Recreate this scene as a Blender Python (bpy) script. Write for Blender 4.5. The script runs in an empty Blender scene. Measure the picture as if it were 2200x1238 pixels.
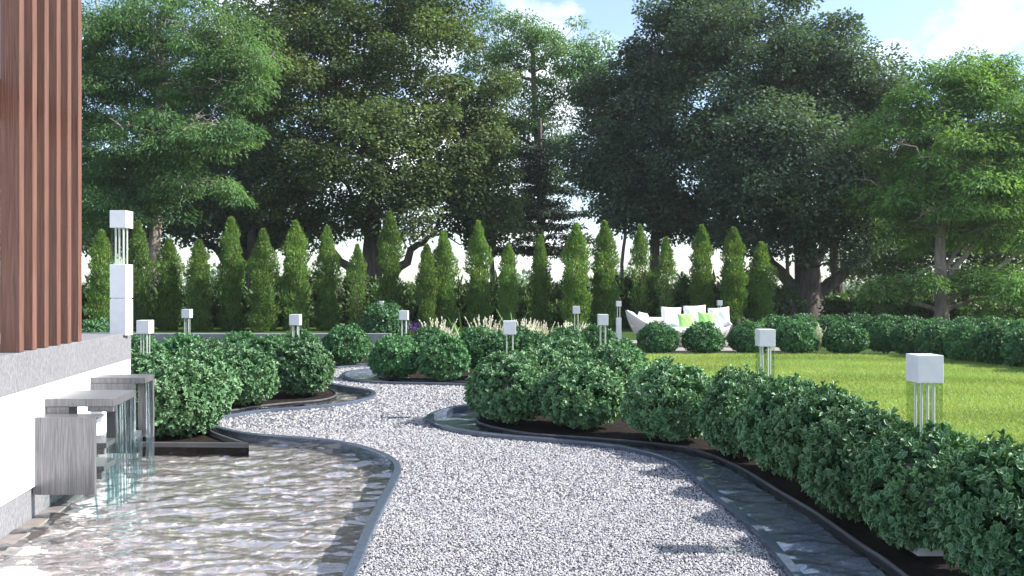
import bpy, bmesh, math, random
import numpy as np
from mathutils import Vector, Matrix

random.seed(7)
rng = np.random.default_rng(11)
S = bpy.context.scene
COL = S.collection
R = math.radians

# ------------------------------------------------------------------ camera, sky, sun, exposure
EYE, FOC, CX, CY = 1.7, 1780.0, 1100.0, 619.0
cam = bpy.data.cameras.new('camera')
cam.sensor_width = 36.0
cam.lens = 36.0 * FOC / 2200.0
cam.clip_start = 0.05
cam.clip_end = 3000.0
camera = bpy.data.objects.new('camera', cam)
COL.objects.link(camera)
camera.location = (0, 0, EYE)
camera.rotation_euler = (R(90), 0, 0)
S.camera = camera

SUN_EL, SUN_AZ = 38.0, 93.0          # azimuth clockwise from +Y (the view direction)
world = bpy.data.worlds.new('World')
S.world = world
world.use_nodes = True
wn = world.node_tree
wn.nodes.clear()
w_out = wn.nodes.new('ShaderNodeOutputWorld')
w_bg = wn.nodes.new('ShaderNodeBackground')
w_sky = wn.nodes.new('ShaderNodeTexSky')
w_sky.sky_type = 'NISHITA'
w_sky.sun_disc = False
w_sky.sun_elevation = R(SUN_EL)
w_sky.sun_rotation = R(SUN_AZ)
w_sky.air_density = 1.0
w_sky.dust_density = 0.9
w_sky.ozone_density = 2.6
w_bg.inputs['Strength'].default_value = 0.13
w_tc = wn.nodes.new('ShaderNodeTexCoord')
w_map = wn.nodes.new('ShaderNodeMapping')
w_map.inputs['Scale'].default_value = (1.0, 1.0, 1.8)
w_map.inputs['Location'].default_value = (2.1, 0.63, 0.96)
w_noise = wn.nodes.new('ShaderNodeTexNoise')
w_noise.inputs['Scale'].default_value = 3.2
w_noise.inputs['Detail'].default_value = 7.0
w_noise.inputs['Roughness'].default_value = 0.55
w_ramp = wn.nodes.new('ShaderNodeValToRGB')
w_ramp.color_ramp.elements[0].position = 0.53
w_ramp.color_ramp.elements[1].position = 0.68
w_ramp.color_ramp.elements[0].color = (0.06, 0.06, 0.06, 1)
w_mix = wn.nodes.new('ShaderNodeMixRGB')
w_mix.inputs[2].default_value = (7.6, 7.9, 8.2, 1)      # sunlit cloud
wn.links.new(w_tc.outputs['Generated'], w_map.inputs['Vector'])
wn.links.new(w_map.outputs[0], w_noise.inputs['Vector'])
wn.links.new(w_noise.outputs['Fac'], w_ramp.inputs[0])
wn.links.new(w_ramp.outputs[0], w_mix.inputs[0])
wn.links.new(w_sky.outputs[0], w_mix.inputs[1])
wn.links.new(w_mix.outputs[0], w_bg.inputs['Color'])
wn.links.new(w_bg.outputs[0], w_out.inputs['Surface'])

sun = bpy.data.lights.new('sun', 'SUN')
sun.energy = 5.0
sun.angle = R(0.5)
sun.color = (1.0, 0.965, 0.91)
sun.cycles.is_caustics_light = True
sun_ob = bpy.data.objects.new('sun', sun)
COL.objects.link(sun_ob)
sd = Vector((math.sin(R(SUN_AZ)) * math.cos(R(SUN_EL)), math.cos(R(SUN_AZ)) * math.cos(R(SUN_EL)), math.sin(R(SUN_EL))))
sun_ob.rotation_euler = sd.to_track_quat('Z', 'Y').to_euler()
sun_ob.location = (30, 0, 30)

S.view_settings.view_transform = 'Standard'
S.view_settings.look = 'None'
S.view_settings.exposure = 1.2
S.view_settings.gamma = 1.0
S.view_settings.use_curve_mapping = False
S.cycles.max_bounces = 8
S.cycles.transparent_max_bounces = 16
S.cycles.use_denoising = True


# ------------------------------------------------------------------ helpers
def at(px, py, z=0.0):
    """Ground point seen at photo pixel (px, py) on a level z."""
    d = FOC * (EYE - z) / (py - CY)
    return ((px - CX) / FOC * d, d)


def xd(px, d):
    return ((px - CX) / FOC * d, d)


def tag(o, label=None, cat=None, group=None, kind=None):
    if label:
        o['label'] = label
    if cat:
        o['category'] = cat
    if group:
        o['group'] = group
    if kind:
        o['kind'] = kind
    return o


def empty(name, loc=(0, 0, 0), rz=0.0):
    o = bpy.data.objects.new(name, None)
    COL.objects.link(o)
    o.location = loc
    o.rotation_euler = (0, 0, rz)
    o.empty_display_size = 0.2
    return o


def link(name, me, mat=None, parent=None):
    if mat is not None and len(me.materials) == 0:
        me.materials.append(mat)
    o = bpy.data.objects.new(name, me)
    COL.objects.link(o)
    if parent is not None:
        o.parent = parent
    return o


def bm_obj(name, bm, mat, parent=None, smooth=False):
    bmesh.ops.recalc_face_normals(bm, faces=bm.faces[:])
    me = bpy.data.meshes.new(name)
    bm.to_mesh(me)
    bm.free()
    if smooth:
        me.polygons.foreach_set('use_smooth', [True] * len(me.polygons))
    return link(name, me, mat, parent)


def add_box(bm, x0, x1, y0, y1, z0, z1, bevel=0.0, M=None):
    r = bmesh.ops.create_cube(bm, size=1.0)
    vs = r['verts']
    for v in vs:
        v.co = Vector(((x0 + x1) / 2 + v.co.x * (x1 - x0), (y0 + y1) / 2 + v.co.y * (y1 - y0), (z0 + z1) / 2 + v.co.z * (z1 - z0)))
    if bevel > 0:
        es = list({e for v in vs for e in v.link_edges})
        rb = bmesh.ops.bevel(bm, geom=es, offset=bevel, segments=2, affect='EDGES', profile=0.5)
        vs = list({v for f in rb['faces'] for v in f.verts} | {v for v in vs if v.is_valid})
    if M is not None:
        for v in vs:
            v.co = M @ v.co
    return vs


def box_obj(name, dims, mat, parent=None, bevel=0.0, M=None):
    bm = bmesh.new()
    add_box(bm, *dims, bevel=bevel, M=M)
    return bm_obj(name, bm, mat, parent)


def fast_mesh(name, verts, tris, attrs=None, smooth=False):
    verts = np.ascontiguousarray(verts, dtype=np.float32)
    tris = np.ascontiguousarray(tris, dtype=np.int32)
    me = bpy.data.meshes.new(name)
    me.vertices.add(len(verts))
    me.vertices.foreach_set('co', verts.ravel())
    me.loops.add(tris.size)
    me.loops.foreach_set('vertex_index', tris.ravel())
    me.polygons.add(len(tris))
    me.polygons.foreach_set('loop_start', np.arange(0, tris.size, 3, dtype=np.int32))
    me.polygons.foreach_set('loop_total', np.full(len(tris), 3, dtype=np.int32))
    if smooth:
        me.polygons.foreach_set('use_smooth', np.ones(len(tris), dtype=bool))
    for k, v in (attrs or {}).items():
        a = me.attributes.new(k, 'FLOAT', 'POINT')
        a.data.foreach_set('value', np.ascontiguousarray(v, dtype=np.float32))
    me.update(calc_edges=True)
    return me


def unit(v):
    return v / np.maximum(np.linalg.norm(v, axis=-1, keepdims=True), 1e-9)


def rand_dirs(n):
    return unit(rng.normal(size=(n, 3)))


# leaf templates: (u along, v across, w out of plane), triangles, margin flag
LEAF_FULL = (np.array([(0, 0, 0), (.20, -.36, .07), (.52, -.5, .11), (.82, -.33, .05), (1, 0, -.14), (.82, .33, .05), (.52, .5, .11), (.20, .36, .07), (.48, 0, -.03)], float),
             np.array([(0, 8, 1), (1, 8, 2), (2, 8, 3), (3, 8, 4), (4, 8, 5), (5, 8, 6), (6, 8, 7), (7, 8, 0)]),
             np.array([.6, 1, 1, 1, 1, 1, 1, 1, 0.0]))
LEAF_QUAD = (np.array([(0, 0, 0), (.45, -.5, .08), (1, 0, -.06), (.45, .5, .08)], float),
             np.array([(0, 2, 1), (0, 3, 2)]), np.array([.2, .8, .6, .8]))


def leaves(tpl, pos, axis, nor, length, width, rnd):
    """Leaf geometry as (verts, tris, rnd per vertex, edge per vertex)."""
    T, F, E = tpl
    n, k = len(pos), len(T)
    a = unit(axis)
    s = unit(np.cross(nor, a))
    w = np.cross(a, s)
    length = np.broadcast_to(np.asarray(length, float), (n,))
    width = np.broadcast_to(np.asarray(width, float), (n,))
    V = (pos[:, None, :] + a[:, None, :] * (T[None, :, 0:1] * length[:, None, None])
         + s[:, None, :] * (T[None, :, 1:2] * width[:, None, None])
         + w[:, None, :] * (T[None, :, 2:3] * length[:, None, None]))
    tri = (F[None] + (np.arange(n) * k)[:, None, None]).reshape(-1, 3)
    return V.reshape(-1, 3), tri, np.repeat(rnd, k), np.tile(E, n)


def merge(parts):
    vs, ts, rs, es, off = [], [], [], [], 0
    for v, t, r, e in parts:
        vs.append(v); ts.append(t + off); rs.append(r); es.append(e)
        off += len(v)
    return np.concatenate(vs), np.concatenate(ts), np.concatenate(rs), np.concatenate(es)


def leaf_mesh(name, parts, smooth=False):
    v, t, r, e = merge(parts)
    return fast_mesh(name, v, t, {'rnd': r, 'edge': e}, smooth)


class Tubes:
    """Collects tapered tubes for one mesh."""
    def __init__(self):
        self.v, self.t, self.n = [], [], 0

    def add(self, pts, radii, sides=6):
        pts = np.asarray(pts, float)
        m = len(pts)
        radii = np.asarray(radii, float)
        tan = np.gradient(pts, axis=0)
        tan = unit(tan)
        ref = np.array([0.31, 0.17, 0.93]) if abs(tan[0, 2]) < 0.9 else np.array([0.95, 0.2, 0.1])
        s = unit(np.cross(tan, ref))
        b = np.cross(tan, s)
        ang = np.arange(sides) * 2 * math.pi / sides
        ring = pts[:, None, :] + radii[:, None, None] * (np.cos(ang)[None, :, None] * s[:, None, :] + np.sin(ang)[None, :, None] * b[:, None, :])
        self.v.append(ring.reshape(-1, 3))
        i = np.arange(m - 1)[:, None] * sides
        j = np.arange(sides)[None, :]
        j2 = (j + 1) % sides
        a, c, d, e = i + j, i + j2, i + sides + j2, i + sides + j
        q = np.stack([np.stack([a, c, d], -1), np.stack([a, d, e], -1)], 2).reshape(-1, 3)
        self.t.append(q + self.n)
        self.n += m * sides

    def mesh(self, name):
        return fast_mesh(name, np.concatenate(self.v), np.concatenate(self.t), None, True)


def crooked(p0, p1, n, amp, sag=0.0):
    """A wandering line from p0 to p1."""
    p0, p1 = np.asarray(p0, float), np.asarray(p1, float)
    t = np.linspace(0, 1, n)[:, None]
    L = np.linalg.norm(p1 - p0)
    j = rng.normal(size=(n, 3)) * amp * L
    j = np.cumsum(j, axis=0)
    j = j - t * j[-1] - (1 - t) * j[0]
    p = p0 * (1 - t) + p1 * t + j
    p[:, 2:3] += sag * L * np.sin(t * math.pi)
    return p


def smooth_curve(ctrl, step=0.12):
    """Catmull-Rom through control points, resampled."""
    P = np.asarray(ctrl, float)
    P = np.vstack([2 * P[0] - P[1], P, 2 * P[-1] - P[-2]])
    out = []
    for i in range(1, len(P) - 2):
        a, b, c, d = P[i - 1], P[i], P[i + 1], P[i + 2]
        n = max(2, int(np.linalg.norm(c - b) / step))
        for t in np.linspace(0, 1, n, endpoint=False):
            out.append(0.5 * ((2 * b) + (c - a) * t + (2 * a - 5 * b + 4 * c - d) * t * t + (3 * b - a - 3 * c + d) * t ** 3))
    out.append(P[-2])
    return np.array(out)


def offset_curve(c, dist):
    t = unit(np.gradient(c, axis=0))
    n = np.stack([-t[:, 1], t[:, 0]], -1)
    return c + n * dist


def prism(name, poly, z0, z1, mat, parent=None, kind=None):
    bm = bmesh.new()
    lo = [bm.verts.new((p[0], p[1], z0)) for p in poly]
    hi = [bm.verts.new((p[0], p[1], z1)) for p in poly]
    f = bm.faces.new(hi)
    n = len(poly)
    for i in range(n):
        bm.faces.new((lo[i], lo[(i + 1) % n], hi[(i + 1) % n], hi[i]))
    bmesh.ops.triangulate(bm, faces=[f])
    o = bm_obj(name, bm, mat, parent)
    if kind:
        o['kind'] = kind
    return o


def sheet(name, poly, z, mat, kind='structure', parent=None):
    bm = bmesh.new()
    f = bm.faces.new([bm.verts.new((p[0], p[1], z)) for p in poly])
    bmesh.ops.triangulate(bm, faces=[f])
    bm.normal_update()
    for fc in bm.faces:
        if fc.normal.z < 0:
            fc.normal_flip()
    me = bpy.data.meshes.new(name)
    bm.to_mesh(me)
    bm.free()
    o = link(name, me, mat, parent)
    if kind:
        o['kind'] = kind
    return o


def ribbon(name, curve, width, z0, z1, mat, kind='structure', bevel=0.008):
    """A kerb: cross-section with chamfered top swept along a curve, to its left."""
    prof = [(0, z0), (0, z1 - bevel), (bevel, z1), (width - bevel, z1), (width, z1 - bevel), (width, z0)]
    rows = []
    for off, z in prof:
        c = offset_curve(curve, off)
        rows.append(np.column_stack([c, np.full(len(c), z)]))
    bm = bmesh.new()
    V = [[bm.verts.new(p) for p in row] for row in rows]
    for a, b in zip(V[:-1], V[1:]):
        for i in range(len(a) - 1):
            bm.faces.new((a[i], a[i + 1], b[i + 1], b[i]))
    bm.faces.new([r[0] for r in V])
    bm.faces.new([r[-1] for r in V][::-1])
    o = bm_obj(name, bm, mat)
    if kind:
        o['kind'] = kind
    return o


# ------------------------------------------------------------------ materials
class NT:
    def __init__(self, name):
        self.m = bpy.data.materials.new(name)
        self.m.use_nodes = True
        self.t = self.m.node_tree
        self.t.nodes.clear()
        self.out = self.t.nodes.new('ShaderNodeOutputMaterial')

    def n(self, kind, **kw):
        nd = self.t.nodes.new(kind)
        for k, v in kw.items():
            if k.startswith('i_'):
                nd.inputs[k[2:].replace('_', ' ')].default_value = v
            else:
                setattr(nd, k, v)
        return nd

    def l(self, a, b):
        self.t.links.new(a, b)

    def noise(self, scale, detail=4, rough=0.55, dist=0.0, vec=None, mscale=None):
        nd = self.n('ShaderNodeTexNoise')
        nd.inputs['Scale'].default_value = scale
        nd.inputs['Detail'].default_value = detail
        nd.inputs['Roughness'].default_value = rough
        nd.inputs['Distortion'].default_value = dist
        if vec is None:
            vec = self.coord(mscale)
        self.l(vec, nd.inputs['Vector'])
        return nd

    def coord(self, mscale=None):
        tc = self.n('ShaderNodeTexCoord')
        v = tc.outputs['Object']
        if mscale:
            mp = self.n('ShaderNodeMapping')
            mp.inputs['Scale'].default_value = mscale
            self.l(v, mp.inputs['Vector'])
            v = mp.outputs[0]
        return v

    def ramp(self, fac, stops):
        r = self.n('ShaderNodeValToRGB')
        el = r.color_ramp.elements
        while len(el) < len(stops):
            el.new(0.5)
        for e, (p, c) in zip(el, stops):
            e.position = p
            e.color = (*c, 1) if len(c) == 3 else c
        self.l(fac, r.inputs[0])
        return r.outputs[0]

    def mix(self, fac, a, b, blend='MIX'):
        m = self.n('ShaderNodeMixRGB', blend_type=blend)
        for i, x in ((0, fac), (1, a), (2, b)):
            if isinstance(x, (int, float)):
                m.inputs[i].default_value = x
            elif isinstance(x, tuple):
                m.inputs[i].default_value = (*x, 1)
            else:
                self.l(x, m.inputs[i])
        return m.outputs[0]

    def bump(self, height, strength, dist):
        b = self.n('ShaderNodeBump')
        b.inputs['Strength'].default_value = strength
        b.inputs['Distance'].default_value = dist
        self.l(height, b.inputs['Height'])
        return b.outputs[0]

    def bsdf(self, color, rough=0.6, normal=None, metallic=0.0, spec=0.5):
        p = self.n('ShaderNodeBsdfPrincipled')
        if isinstance(color, tuple):
            p.inputs['Base Color'].default_value = (*color, 1)
        else:
            self.l(color, p.inputs['Base Color'])
        if isinstance(rough, (int, float)):
            p.inputs['Roughness'].default_value = rough
        else:
            self.l(rough, p.inputs['Roughness'])
        p.inputs['Metallic'].default_value = metallic
        p.inputs['Specular IOR Level'].default_value = spec
        if normal is not None:
            self.l(normal, p.inputs['Normal'])
        return p

    def schlick(self, f0, normal=None, power=5.0):
        g = self.n('ShaderNodeNewGeometry')
        dp = self.n('ShaderNodeVectorMath', operation='DOT_PRODUCT')
        self.l(normal if normal is not None else g.outputs['Normal'], dp.inputs[0])
        self.l(g.outputs['Incoming'], dp.inputs[1])
        ab = self.n('ShaderNodeMath', operation='ABSOLUTE')
        self.l(dp.outputs['Value'], ab.inputs[0])
        om = self.n('ShaderNodeMath', operation='SUBTRACT', use_clamp=True)
        om.inputs[0].default_value = 1.0
        self.l(ab.outputs[0], om.inputs[1])
        pw = self.n('ShaderNodeMath', operation='POWER')
        self.l(om.outputs[0], pw.inputs[0])
        pw.inputs[1].default_value = power
        ma = self.n('ShaderNodeMath', operation='MULTIPLY_ADD', use_clamp=True)
        self.l(pw.outputs[0], ma.inputs[0])
        ma.inputs[1].default_value = 1 - f0
        ma.inputs[2].default_value = f0
        return ma.outputs[0]

    def done(self, sh):
        self.l(sh.outputs[0], self.out.inputs['Surface'])
        return self.m


def leaf_material(name, dark, light, odd=None, odd_from=0.93, margin=None, rough=0.5, transl=0.3, spec=0.35, patch=0.35):
    t = NT(name)
    a = t.n('ShaderNodeAttribute', attribute_name='rnd')
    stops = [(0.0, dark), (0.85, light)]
    if odd:
        stops = [(0.0, dark), (odd_from - 0.02, light), (odd_from, odd), (1.0, odd)]
    c = t.ramp(a.outputs['Fac'], stops)
    big = t.noise(patch, 2)
    oi = t.n('ShaderNodeObjectInfo')
    hsv = t.n('ShaderNodeHueSaturation')
    mr = t.n('ShaderNodeMapRange')
    mr.inputs['To Min'].default_value = 0.80
    mr.inputs['To Max'].default_value = 1.22
    t.l(oi.outputs['Random'], mr.inputs['Value'])
    t.l(mr.outputs[0], hsv.inputs['Value'])
    mr2 = t.n('ShaderNodeMapRange')
    mr2.inputs['From Min'].default_value = 0.3
    mr2.inputs['From Max'].default_value = 0.7
    mr2.inputs['To Min'].default_value = 0.485
    mr2.inputs['To Max'].default_value = 0.515
    t.l(big.outputs['Fac'], mr2.inputs['Value'])
    t.l(mr2.outputs[0], hsv.inputs['Hue'])
    if margin:
        e = t.n('ShaderNodeAttribute', attribute_name='edge')
        f = t.ramp(e.outputs['Fac'], [(0.66, (0, 0, 0)), (1.0, (0.9, 0.9, 0.9))])
        c = t.mix(f, c, margin)
    t.l(c, hsv.inputs['Color'])
    p = t.bsdf(hsv.outputs[0], rough, spec=spec)
    tr = t.n('ShaderNodeBsdfTranslucent')
    g = t.mix(1.0, hsv.outputs[0], (1.25, 1.3, 0.6), 'MULTIPLY')
    t.l(g, tr.inputs['Color'])
    mx = t.n('ShaderNodeMixShader')
    mx.inputs[0].default_value = transl
    t.l(p.outputs[0], mx.inputs[1])
    t.l(tr.outputs[0], mx.inputs[2])
    return t.done(mx)


def simple(name, color, rough=0.5, spec=0.5, metallic=0.0):
    t = NT(name)
    return t.done(t.bsdf(color, rough, spec=spec, metallic=metallic))


MAT = {}
MAT['shrub'] = leaf_material('shrub_leaves', (.024, .080, .030), (.072, .185, .068), margin=(.27, .42, .22), rough=0.45, transl=0.12, spec=0.35, patch=3.0)
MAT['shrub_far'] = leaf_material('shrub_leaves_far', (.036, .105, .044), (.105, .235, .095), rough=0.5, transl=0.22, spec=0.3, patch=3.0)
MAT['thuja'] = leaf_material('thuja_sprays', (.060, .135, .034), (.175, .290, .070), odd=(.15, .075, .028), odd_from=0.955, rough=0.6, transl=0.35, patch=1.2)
MAT['dense_olive'] = leaf_material('olive_crown', (.050, .088, .038), (.130, .185, .075), odd=(.19, .24, .08), odd_from=0.92, rough=0.65, transl=0.3, spec=0.15)
MAT['dense_blue'] = leaf_material('blue_green_crown', (.052, .096, .066), (.135, .200, .132), odd=(.17, .24, .12), odd_from=0.93, rough=0.65, transl=0.3, spec=0.15)
MAT['airy_green'] = leaf_material('airy_crown', (.060, .135, .055), (.165, .290, .115), rough=0.6, transl=0.4, spec=0.2)
MAT['airy_lime'] = leaf_material('airy_lime_crown', (.062, .135, .036), (.165, .285, .085), rough=0.6, transl=0.4, spec=0.2)
MAT['needle_dark'] = leaf_material('dark_conifer_sprays', (.010, .026, .014), (.028, .060, .028), rough=0.6, transl=0.15)
MAT['understory'] = leaf_material('understory_leaves', (.022, .055, .016), (.070, .130, .028), rough=0.55, transl=0.3)
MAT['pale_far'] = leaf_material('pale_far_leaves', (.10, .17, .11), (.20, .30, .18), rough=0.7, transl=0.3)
MAT['grass'] = leaf_material('grass_blades', (.140, .200, .040), (.300, .380, .120), rough=0.6, transl=0.35, patch=0.8)
MAT['plume'] = leaf_material('plume_seed_heads', (.60, .55, .53), (.78, .75, .74), rough=0.8, transl=0.35)
MAT['purple'] = leaf_material('purple_petals', (.05, .015, .12), (.12, .035, .26), rough=0.6, transl=0.3)
MAT['agave'] = leaf_material('agave_leaves', (.06, .16, .05), (.13, .27, .07), margin=(.3, .4, .12), rough=0.4, transl=0.2)


def bark(name, c0, c1):
    t = NT(name)
    n1 = t.noise(6, 6, 0.65, 0.3, mscale=(1, 1, .22))
    c = t.ramp(n1.outputs['Fac'], [(0.3, c0), (0.7, c1)])
    b = t.bump(n1.outputs['Fac'], 0.9, 0.06)
    return t.done(t.bsdf(c, 0.9, b, spec=0.2))


MAT['bark_dark'] = bark('dark_bark', (.045, .036, .032), (.15, .125, .115))
MAT['bark_pale'] = bark('pale_bark', (.12, .10, .085), (.36, .31, .26))
MAT['bark_red'] = bark('reddish_twigs', (.07, .035, .02), (.18, .09, .05))

# grey painted / concrete / metal
t = NT('white_lamp_paint')
n1 = t.noise(14, 3)
c = t.ramp(n1.outputs['Fac'], [(0.3, (.56, .56, .585)), (0.7, (.62, .62, .635))])
MAT['lamp'] = t.done(t.bsdf(c, 0.45, t.bump(t.noise(220, 2).outputs['Fac'], 0.05, 0.002)))
MAT['rod'] = simple('brushed_rod', (.70, .70, .72), 0.35, metallic=0.3)

t = NT('tinted_sleeve_glass')
tr = t.n('ShaderNodeBsdfTransparent')
tr.inputs[0].default_value = (.80, .84, .78, 1)
gl = t.n('ShaderNodeBsdfGlossy')
gl.inputs['Roughness'].default_value = 0.02
fr_ = t.schlick(.012)
mx = t.n('ShaderNodeMixShader')
t.l(fr_, mx.inputs[0]); t.l(tr.outputs[0], mx.inputs[1]); t.l(gl.outputs[0], mx.inputs[2])
MAT['glass'] = t.done(mx)

t = NT('white_render')
n1 = t.noise(3.0, 5)
c = t.ramp(n1.outputs['Fac'], [(0.3, (.78, .78, .79)), (0.7, (.85, .85, .85))])
MAT['white'] = t.done(t.bsdf(c, 0.8, t.bump(t.noise(160, 3).outputs['Fac'], 0.15, 0.004), spec=0.2))

t = NT('combed_stucco')
n1 = t.noise(120, 5, 0.7, 0.4, mscale=(1, 1, .22))
n2 = t.noise(2.0, 3)
c = t.ramp(n1.outputs['Fac'], [(0.34, (.085, .085, .095)), (0.5, (.19, .19, .20)), (0.66, (.30, .30, .31))])
c = t.mix(0.25, c, t.ramp(n2.outputs['Fac'], [(0.3, (.18, .18, .19)), (0.7, (.24, .24, .245))]))
MAT['stucco'] = t.done(t.bsdf(c, 0.9, t.bump(n1.outputs['Fac'], 0.8, 0.012), spec=0.2))

t = NT('brushed_grey_panel')
n1 = t.noise(75, 5, 0.7, 0.0, mscale=(1, 1, .05))
n2 = t.noise(150, 4, 0.6, 0.0, mscale=(1, 1, .03))
c = t.ramp(n1.outputs['Fac'], [(0.3, (.055, .055, .06)), (0.52, (.13, .128, .135)), (0.72, (.24, .235, .24))])
c = t.mix(0.45, c, t.ramp(n2.outputs['Fac'], [(0.35, (.055, .055, .06)), (0.65, (.24, .235, .24))]))
MAT['panel'] = t.done(t.bsdf(c, 0.36, t.bump(n2.outputs['Fac'], 0.35, 0.004), spec=0.6, metallic=0.25))

t = NT('stained_brown_timber')
oi = t.n('ShaderNodeObjectInfo')
tc = t.n('ShaderNodeTexCoord')
mp = t.n('ShaderNodeMapping')
mp.inputs['Scale'].default_value = (1, 1, .035)
cmb = t.n('ShaderNodeVectorMath', operation='ADD')
t.l(tc.outputs['Object'], cmb.inputs[0])
ml = t.n('ShaderNodeMath', operation='MULTIPLY')
ml.inputs[1].default_value = 37.0
t.l(oi.outputs['Random'], ml.inputs[0])
t.l(ml.outputs[0], cmb.inputs[1])
t.l(cmb.outputs[0], mp.inputs['Vector'])
n1 = t.noise(70, 6, 0.65, 0.6, vec=mp.outputs[0])
n2 = t.noise(9, 3, 0.5, 1.2, vec=mp.outputs[0])
c = t.ramp(n1.outputs['Fac'], [(0.32, (.085, .040, .028)), (0.55, (.155, .078, .057)), (0.72, (.225, .122, .094))])
c = t.mix(0.4, c, t.ramp(n2.outputs['Fac'], [(0.35, (.090, .040, .029)), (0.65, (.150, .074, .056))]))
vo = t.n('ShaderNodeTexVoronoi')
vo.inputs['Scale'].default_value = 2.2
mpk = t.n('ShaderNodeMapping')
mpk.inputs['Scale'].default_value = (1, 1, .5)
t.l(cmb.outputs[0], mpk.inputs['Vector'])
t.l(mpk.outputs[0], vo.inputs['Vector'])
kf = t.ramp(vo.outputs['Distance'], [(0.03, (1, 1, 1)), (0.06, (0, 0, 0))])
c = t.mix(kf, c, (.06, .022, .014))
MAT['timber'] = t.done(t.bsdf(c, 0.62, t.bump(n1.outputs['Fac'], 0.5, 0.006), spec=0.3))

t = NT('dark_polished_kerb')  # blue cast of the reflected sky is painted into this base colour
n1 = t.noise(22, 5, 0.6, mscale=(1, 1, 1))
c = t.ramp(n1.outputs['Fac'], [(0.3, (.055, .070, .098)), (0.7, (.080, .100, .135))])
MAT['kerb'] = t.done(t.bsdf(c, 0.13, t.bump(n1.outputs['Fac'], 0.05, 0.003), spec=0.8))

t = NT('planter_steel')
n1 = t.noise(9, 5)
c = t.ramp(n1.outputs['Fac'], [(0.3, (.055, .055, .058)), (0.7, (.085, .085, .088))])
MAT['planter'] = t.done(t.bsdf(c, 0.4, t.bump(n1.outputs['Fac'], 0.1, 0.004), spec=0.5))

t = NT('dark_soil')
n1 = t.noise(18, 8, 0.7)
c = t.ramp(n1.outputs['Fac'], [(0.3, (.010, .008, .007)), (0.7, (.038, .029, .024))])
MAT['soil'] = t.done(t.bsdf(c, 0.95, t.bump(n1.outputs['Fac'], 1.0, 0.05), spec=0.1))

t = NT('rough_turf')
n1 = t.noise(5, 8, 0.65)
c = t.ramp(n1.outputs['Fac'], [(0.3, (.020, .045, .010)), (0.55, (.045, .085, .018)), (0.75, (.075, .10, .03))])
MAT['turf'] = t.done(t.bsdf(c, 0.95, t.bump(n1.outputs['Fac'], 1.0, 0.1), spec=0.1))

t = NT('mown_lawn')
n0 = t.noise(0.9, 4, 0.6, mscale=(.35, 1, 1))
n1 = t.noise(45, 6, 0.7)
c = t.ramp(n0.outputs['Fac'], [(0.38, (.115, .170, .035)), (0.62, (.230, .300, .085))])
c = t.mix(0.5, c, t.ramp(n1.outputs['Fac'], [(0.3, (.06, .12, .02)), (0.7, (.20, .30, .07))]))
MAT['lawn'] = t.done(t.bsdf(c, 0.9, t.bump(n1.outputs['Fac'], 1.0, 0.03), spec=0.1))

t = NT('gravel_bed')
vo = t.n('ShaderNodeTexVoronoi')
vo.inputs['Scale'].default_value = 85.0
vo.inputs['Randomness'].default_value = 1.0
t.l(t.coord(), vo.inputs['Vector'])
sep = t.n('ShaderNodeSeparateColor')
t.l(vo.outputs['Color'], sep.inputs[0])
c = t.ramp(sep.outputs[0], [(0.0, (.07, .07, .08)), (0.2, (.24, .235, .245)), (0.55, (.40, .39, .40)), (1.0, (.58, .57, .565))])
gap = t.ramp(vo.outputs['Distance'], [(0.30, (0, 0, 0)), (0.62, (1, 1, 1))])
c = t.mix(gap, c, (.035, .035, .042))
inv = t.n('ShaderNodeInvert')
t.l(vo.outputs['Distance'], inv.inputs['Color'])
MAT['gravel_bed'] = t.done(t.bsdf(c, 0.8, t.bump(inv.outputs[0], 1.0, 0.012), spec=0.25))

t = NT('gravel_stones')
a = t.n('ShaderNodeAttribute', attribute_name='rnd')
c = t.ramp(a.outputs['Fac'], [(0.0, (.045, .045, .052)), (0.12, (.10, .10, .115)), (0.26, (.25, .245, .26)), (0.7, (.36, .35, .36)), (0.95, (.47, .46, .46)), (0.98, (.34, .27, .22))])
MAT['gravel'] = t.done(t.bsdf(c, 0.7, spec=0.3))

t = NT('caustic_swirl_pool_floor')  # pale mottled bed; caustic swirls and rainbow streaks painted into its colour
wv = t.noise(14.0, 5, 0.6, 2.2, mscale=(.8, 1.2, 1))
sw = t.noise(21.0, 6, 0.62, 3.0, mscale=(.75, 1.3, 1))
hue = t.noise(28.0, 3, 0.5, 2.5, mscale=(.7, 1.3, 1))
line = t.ramp(sw.outputs['Fac'], [(0.36, (.74, .71, .70)), (0.44, (.62, .56, .54)), (0.485, (.34, .28, .27)), (0.52, (.67, .61, .59)), (0.57, (.50, .45, .45)), (0.66, (.79, .765, .76))])
line2 = t.ramp(wv.outputs['Fac'], [(0.44, (1, 1, 1)), (0.495, (.72, .67, .64)), (0.55, (1, 1, 1))])
c = t.mix(1.0, line, line2, 'MULTIPLY')
tint = t.mix(0.42, c, hue.outputs['Color'], 'OVERLAY')
MAT['pool_floor'] = t.done(t.bsdf(tint, 0.6, spec=0.2))

t = NT('shade_blue_channel_floor')  # bluish floor colour paints in the skylit shade and sky reflection
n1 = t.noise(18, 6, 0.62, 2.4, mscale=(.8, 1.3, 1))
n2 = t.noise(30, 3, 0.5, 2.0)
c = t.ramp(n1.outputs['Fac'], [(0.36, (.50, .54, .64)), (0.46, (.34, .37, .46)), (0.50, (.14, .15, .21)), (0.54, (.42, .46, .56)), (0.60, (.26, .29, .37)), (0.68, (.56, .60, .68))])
MAT['channel_floor'] = t.done(t.bsdf(t.mix(0.2, c, n2.outputs['Color'], 'OVERLAY'), 0.55, spec=0.2))

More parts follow.
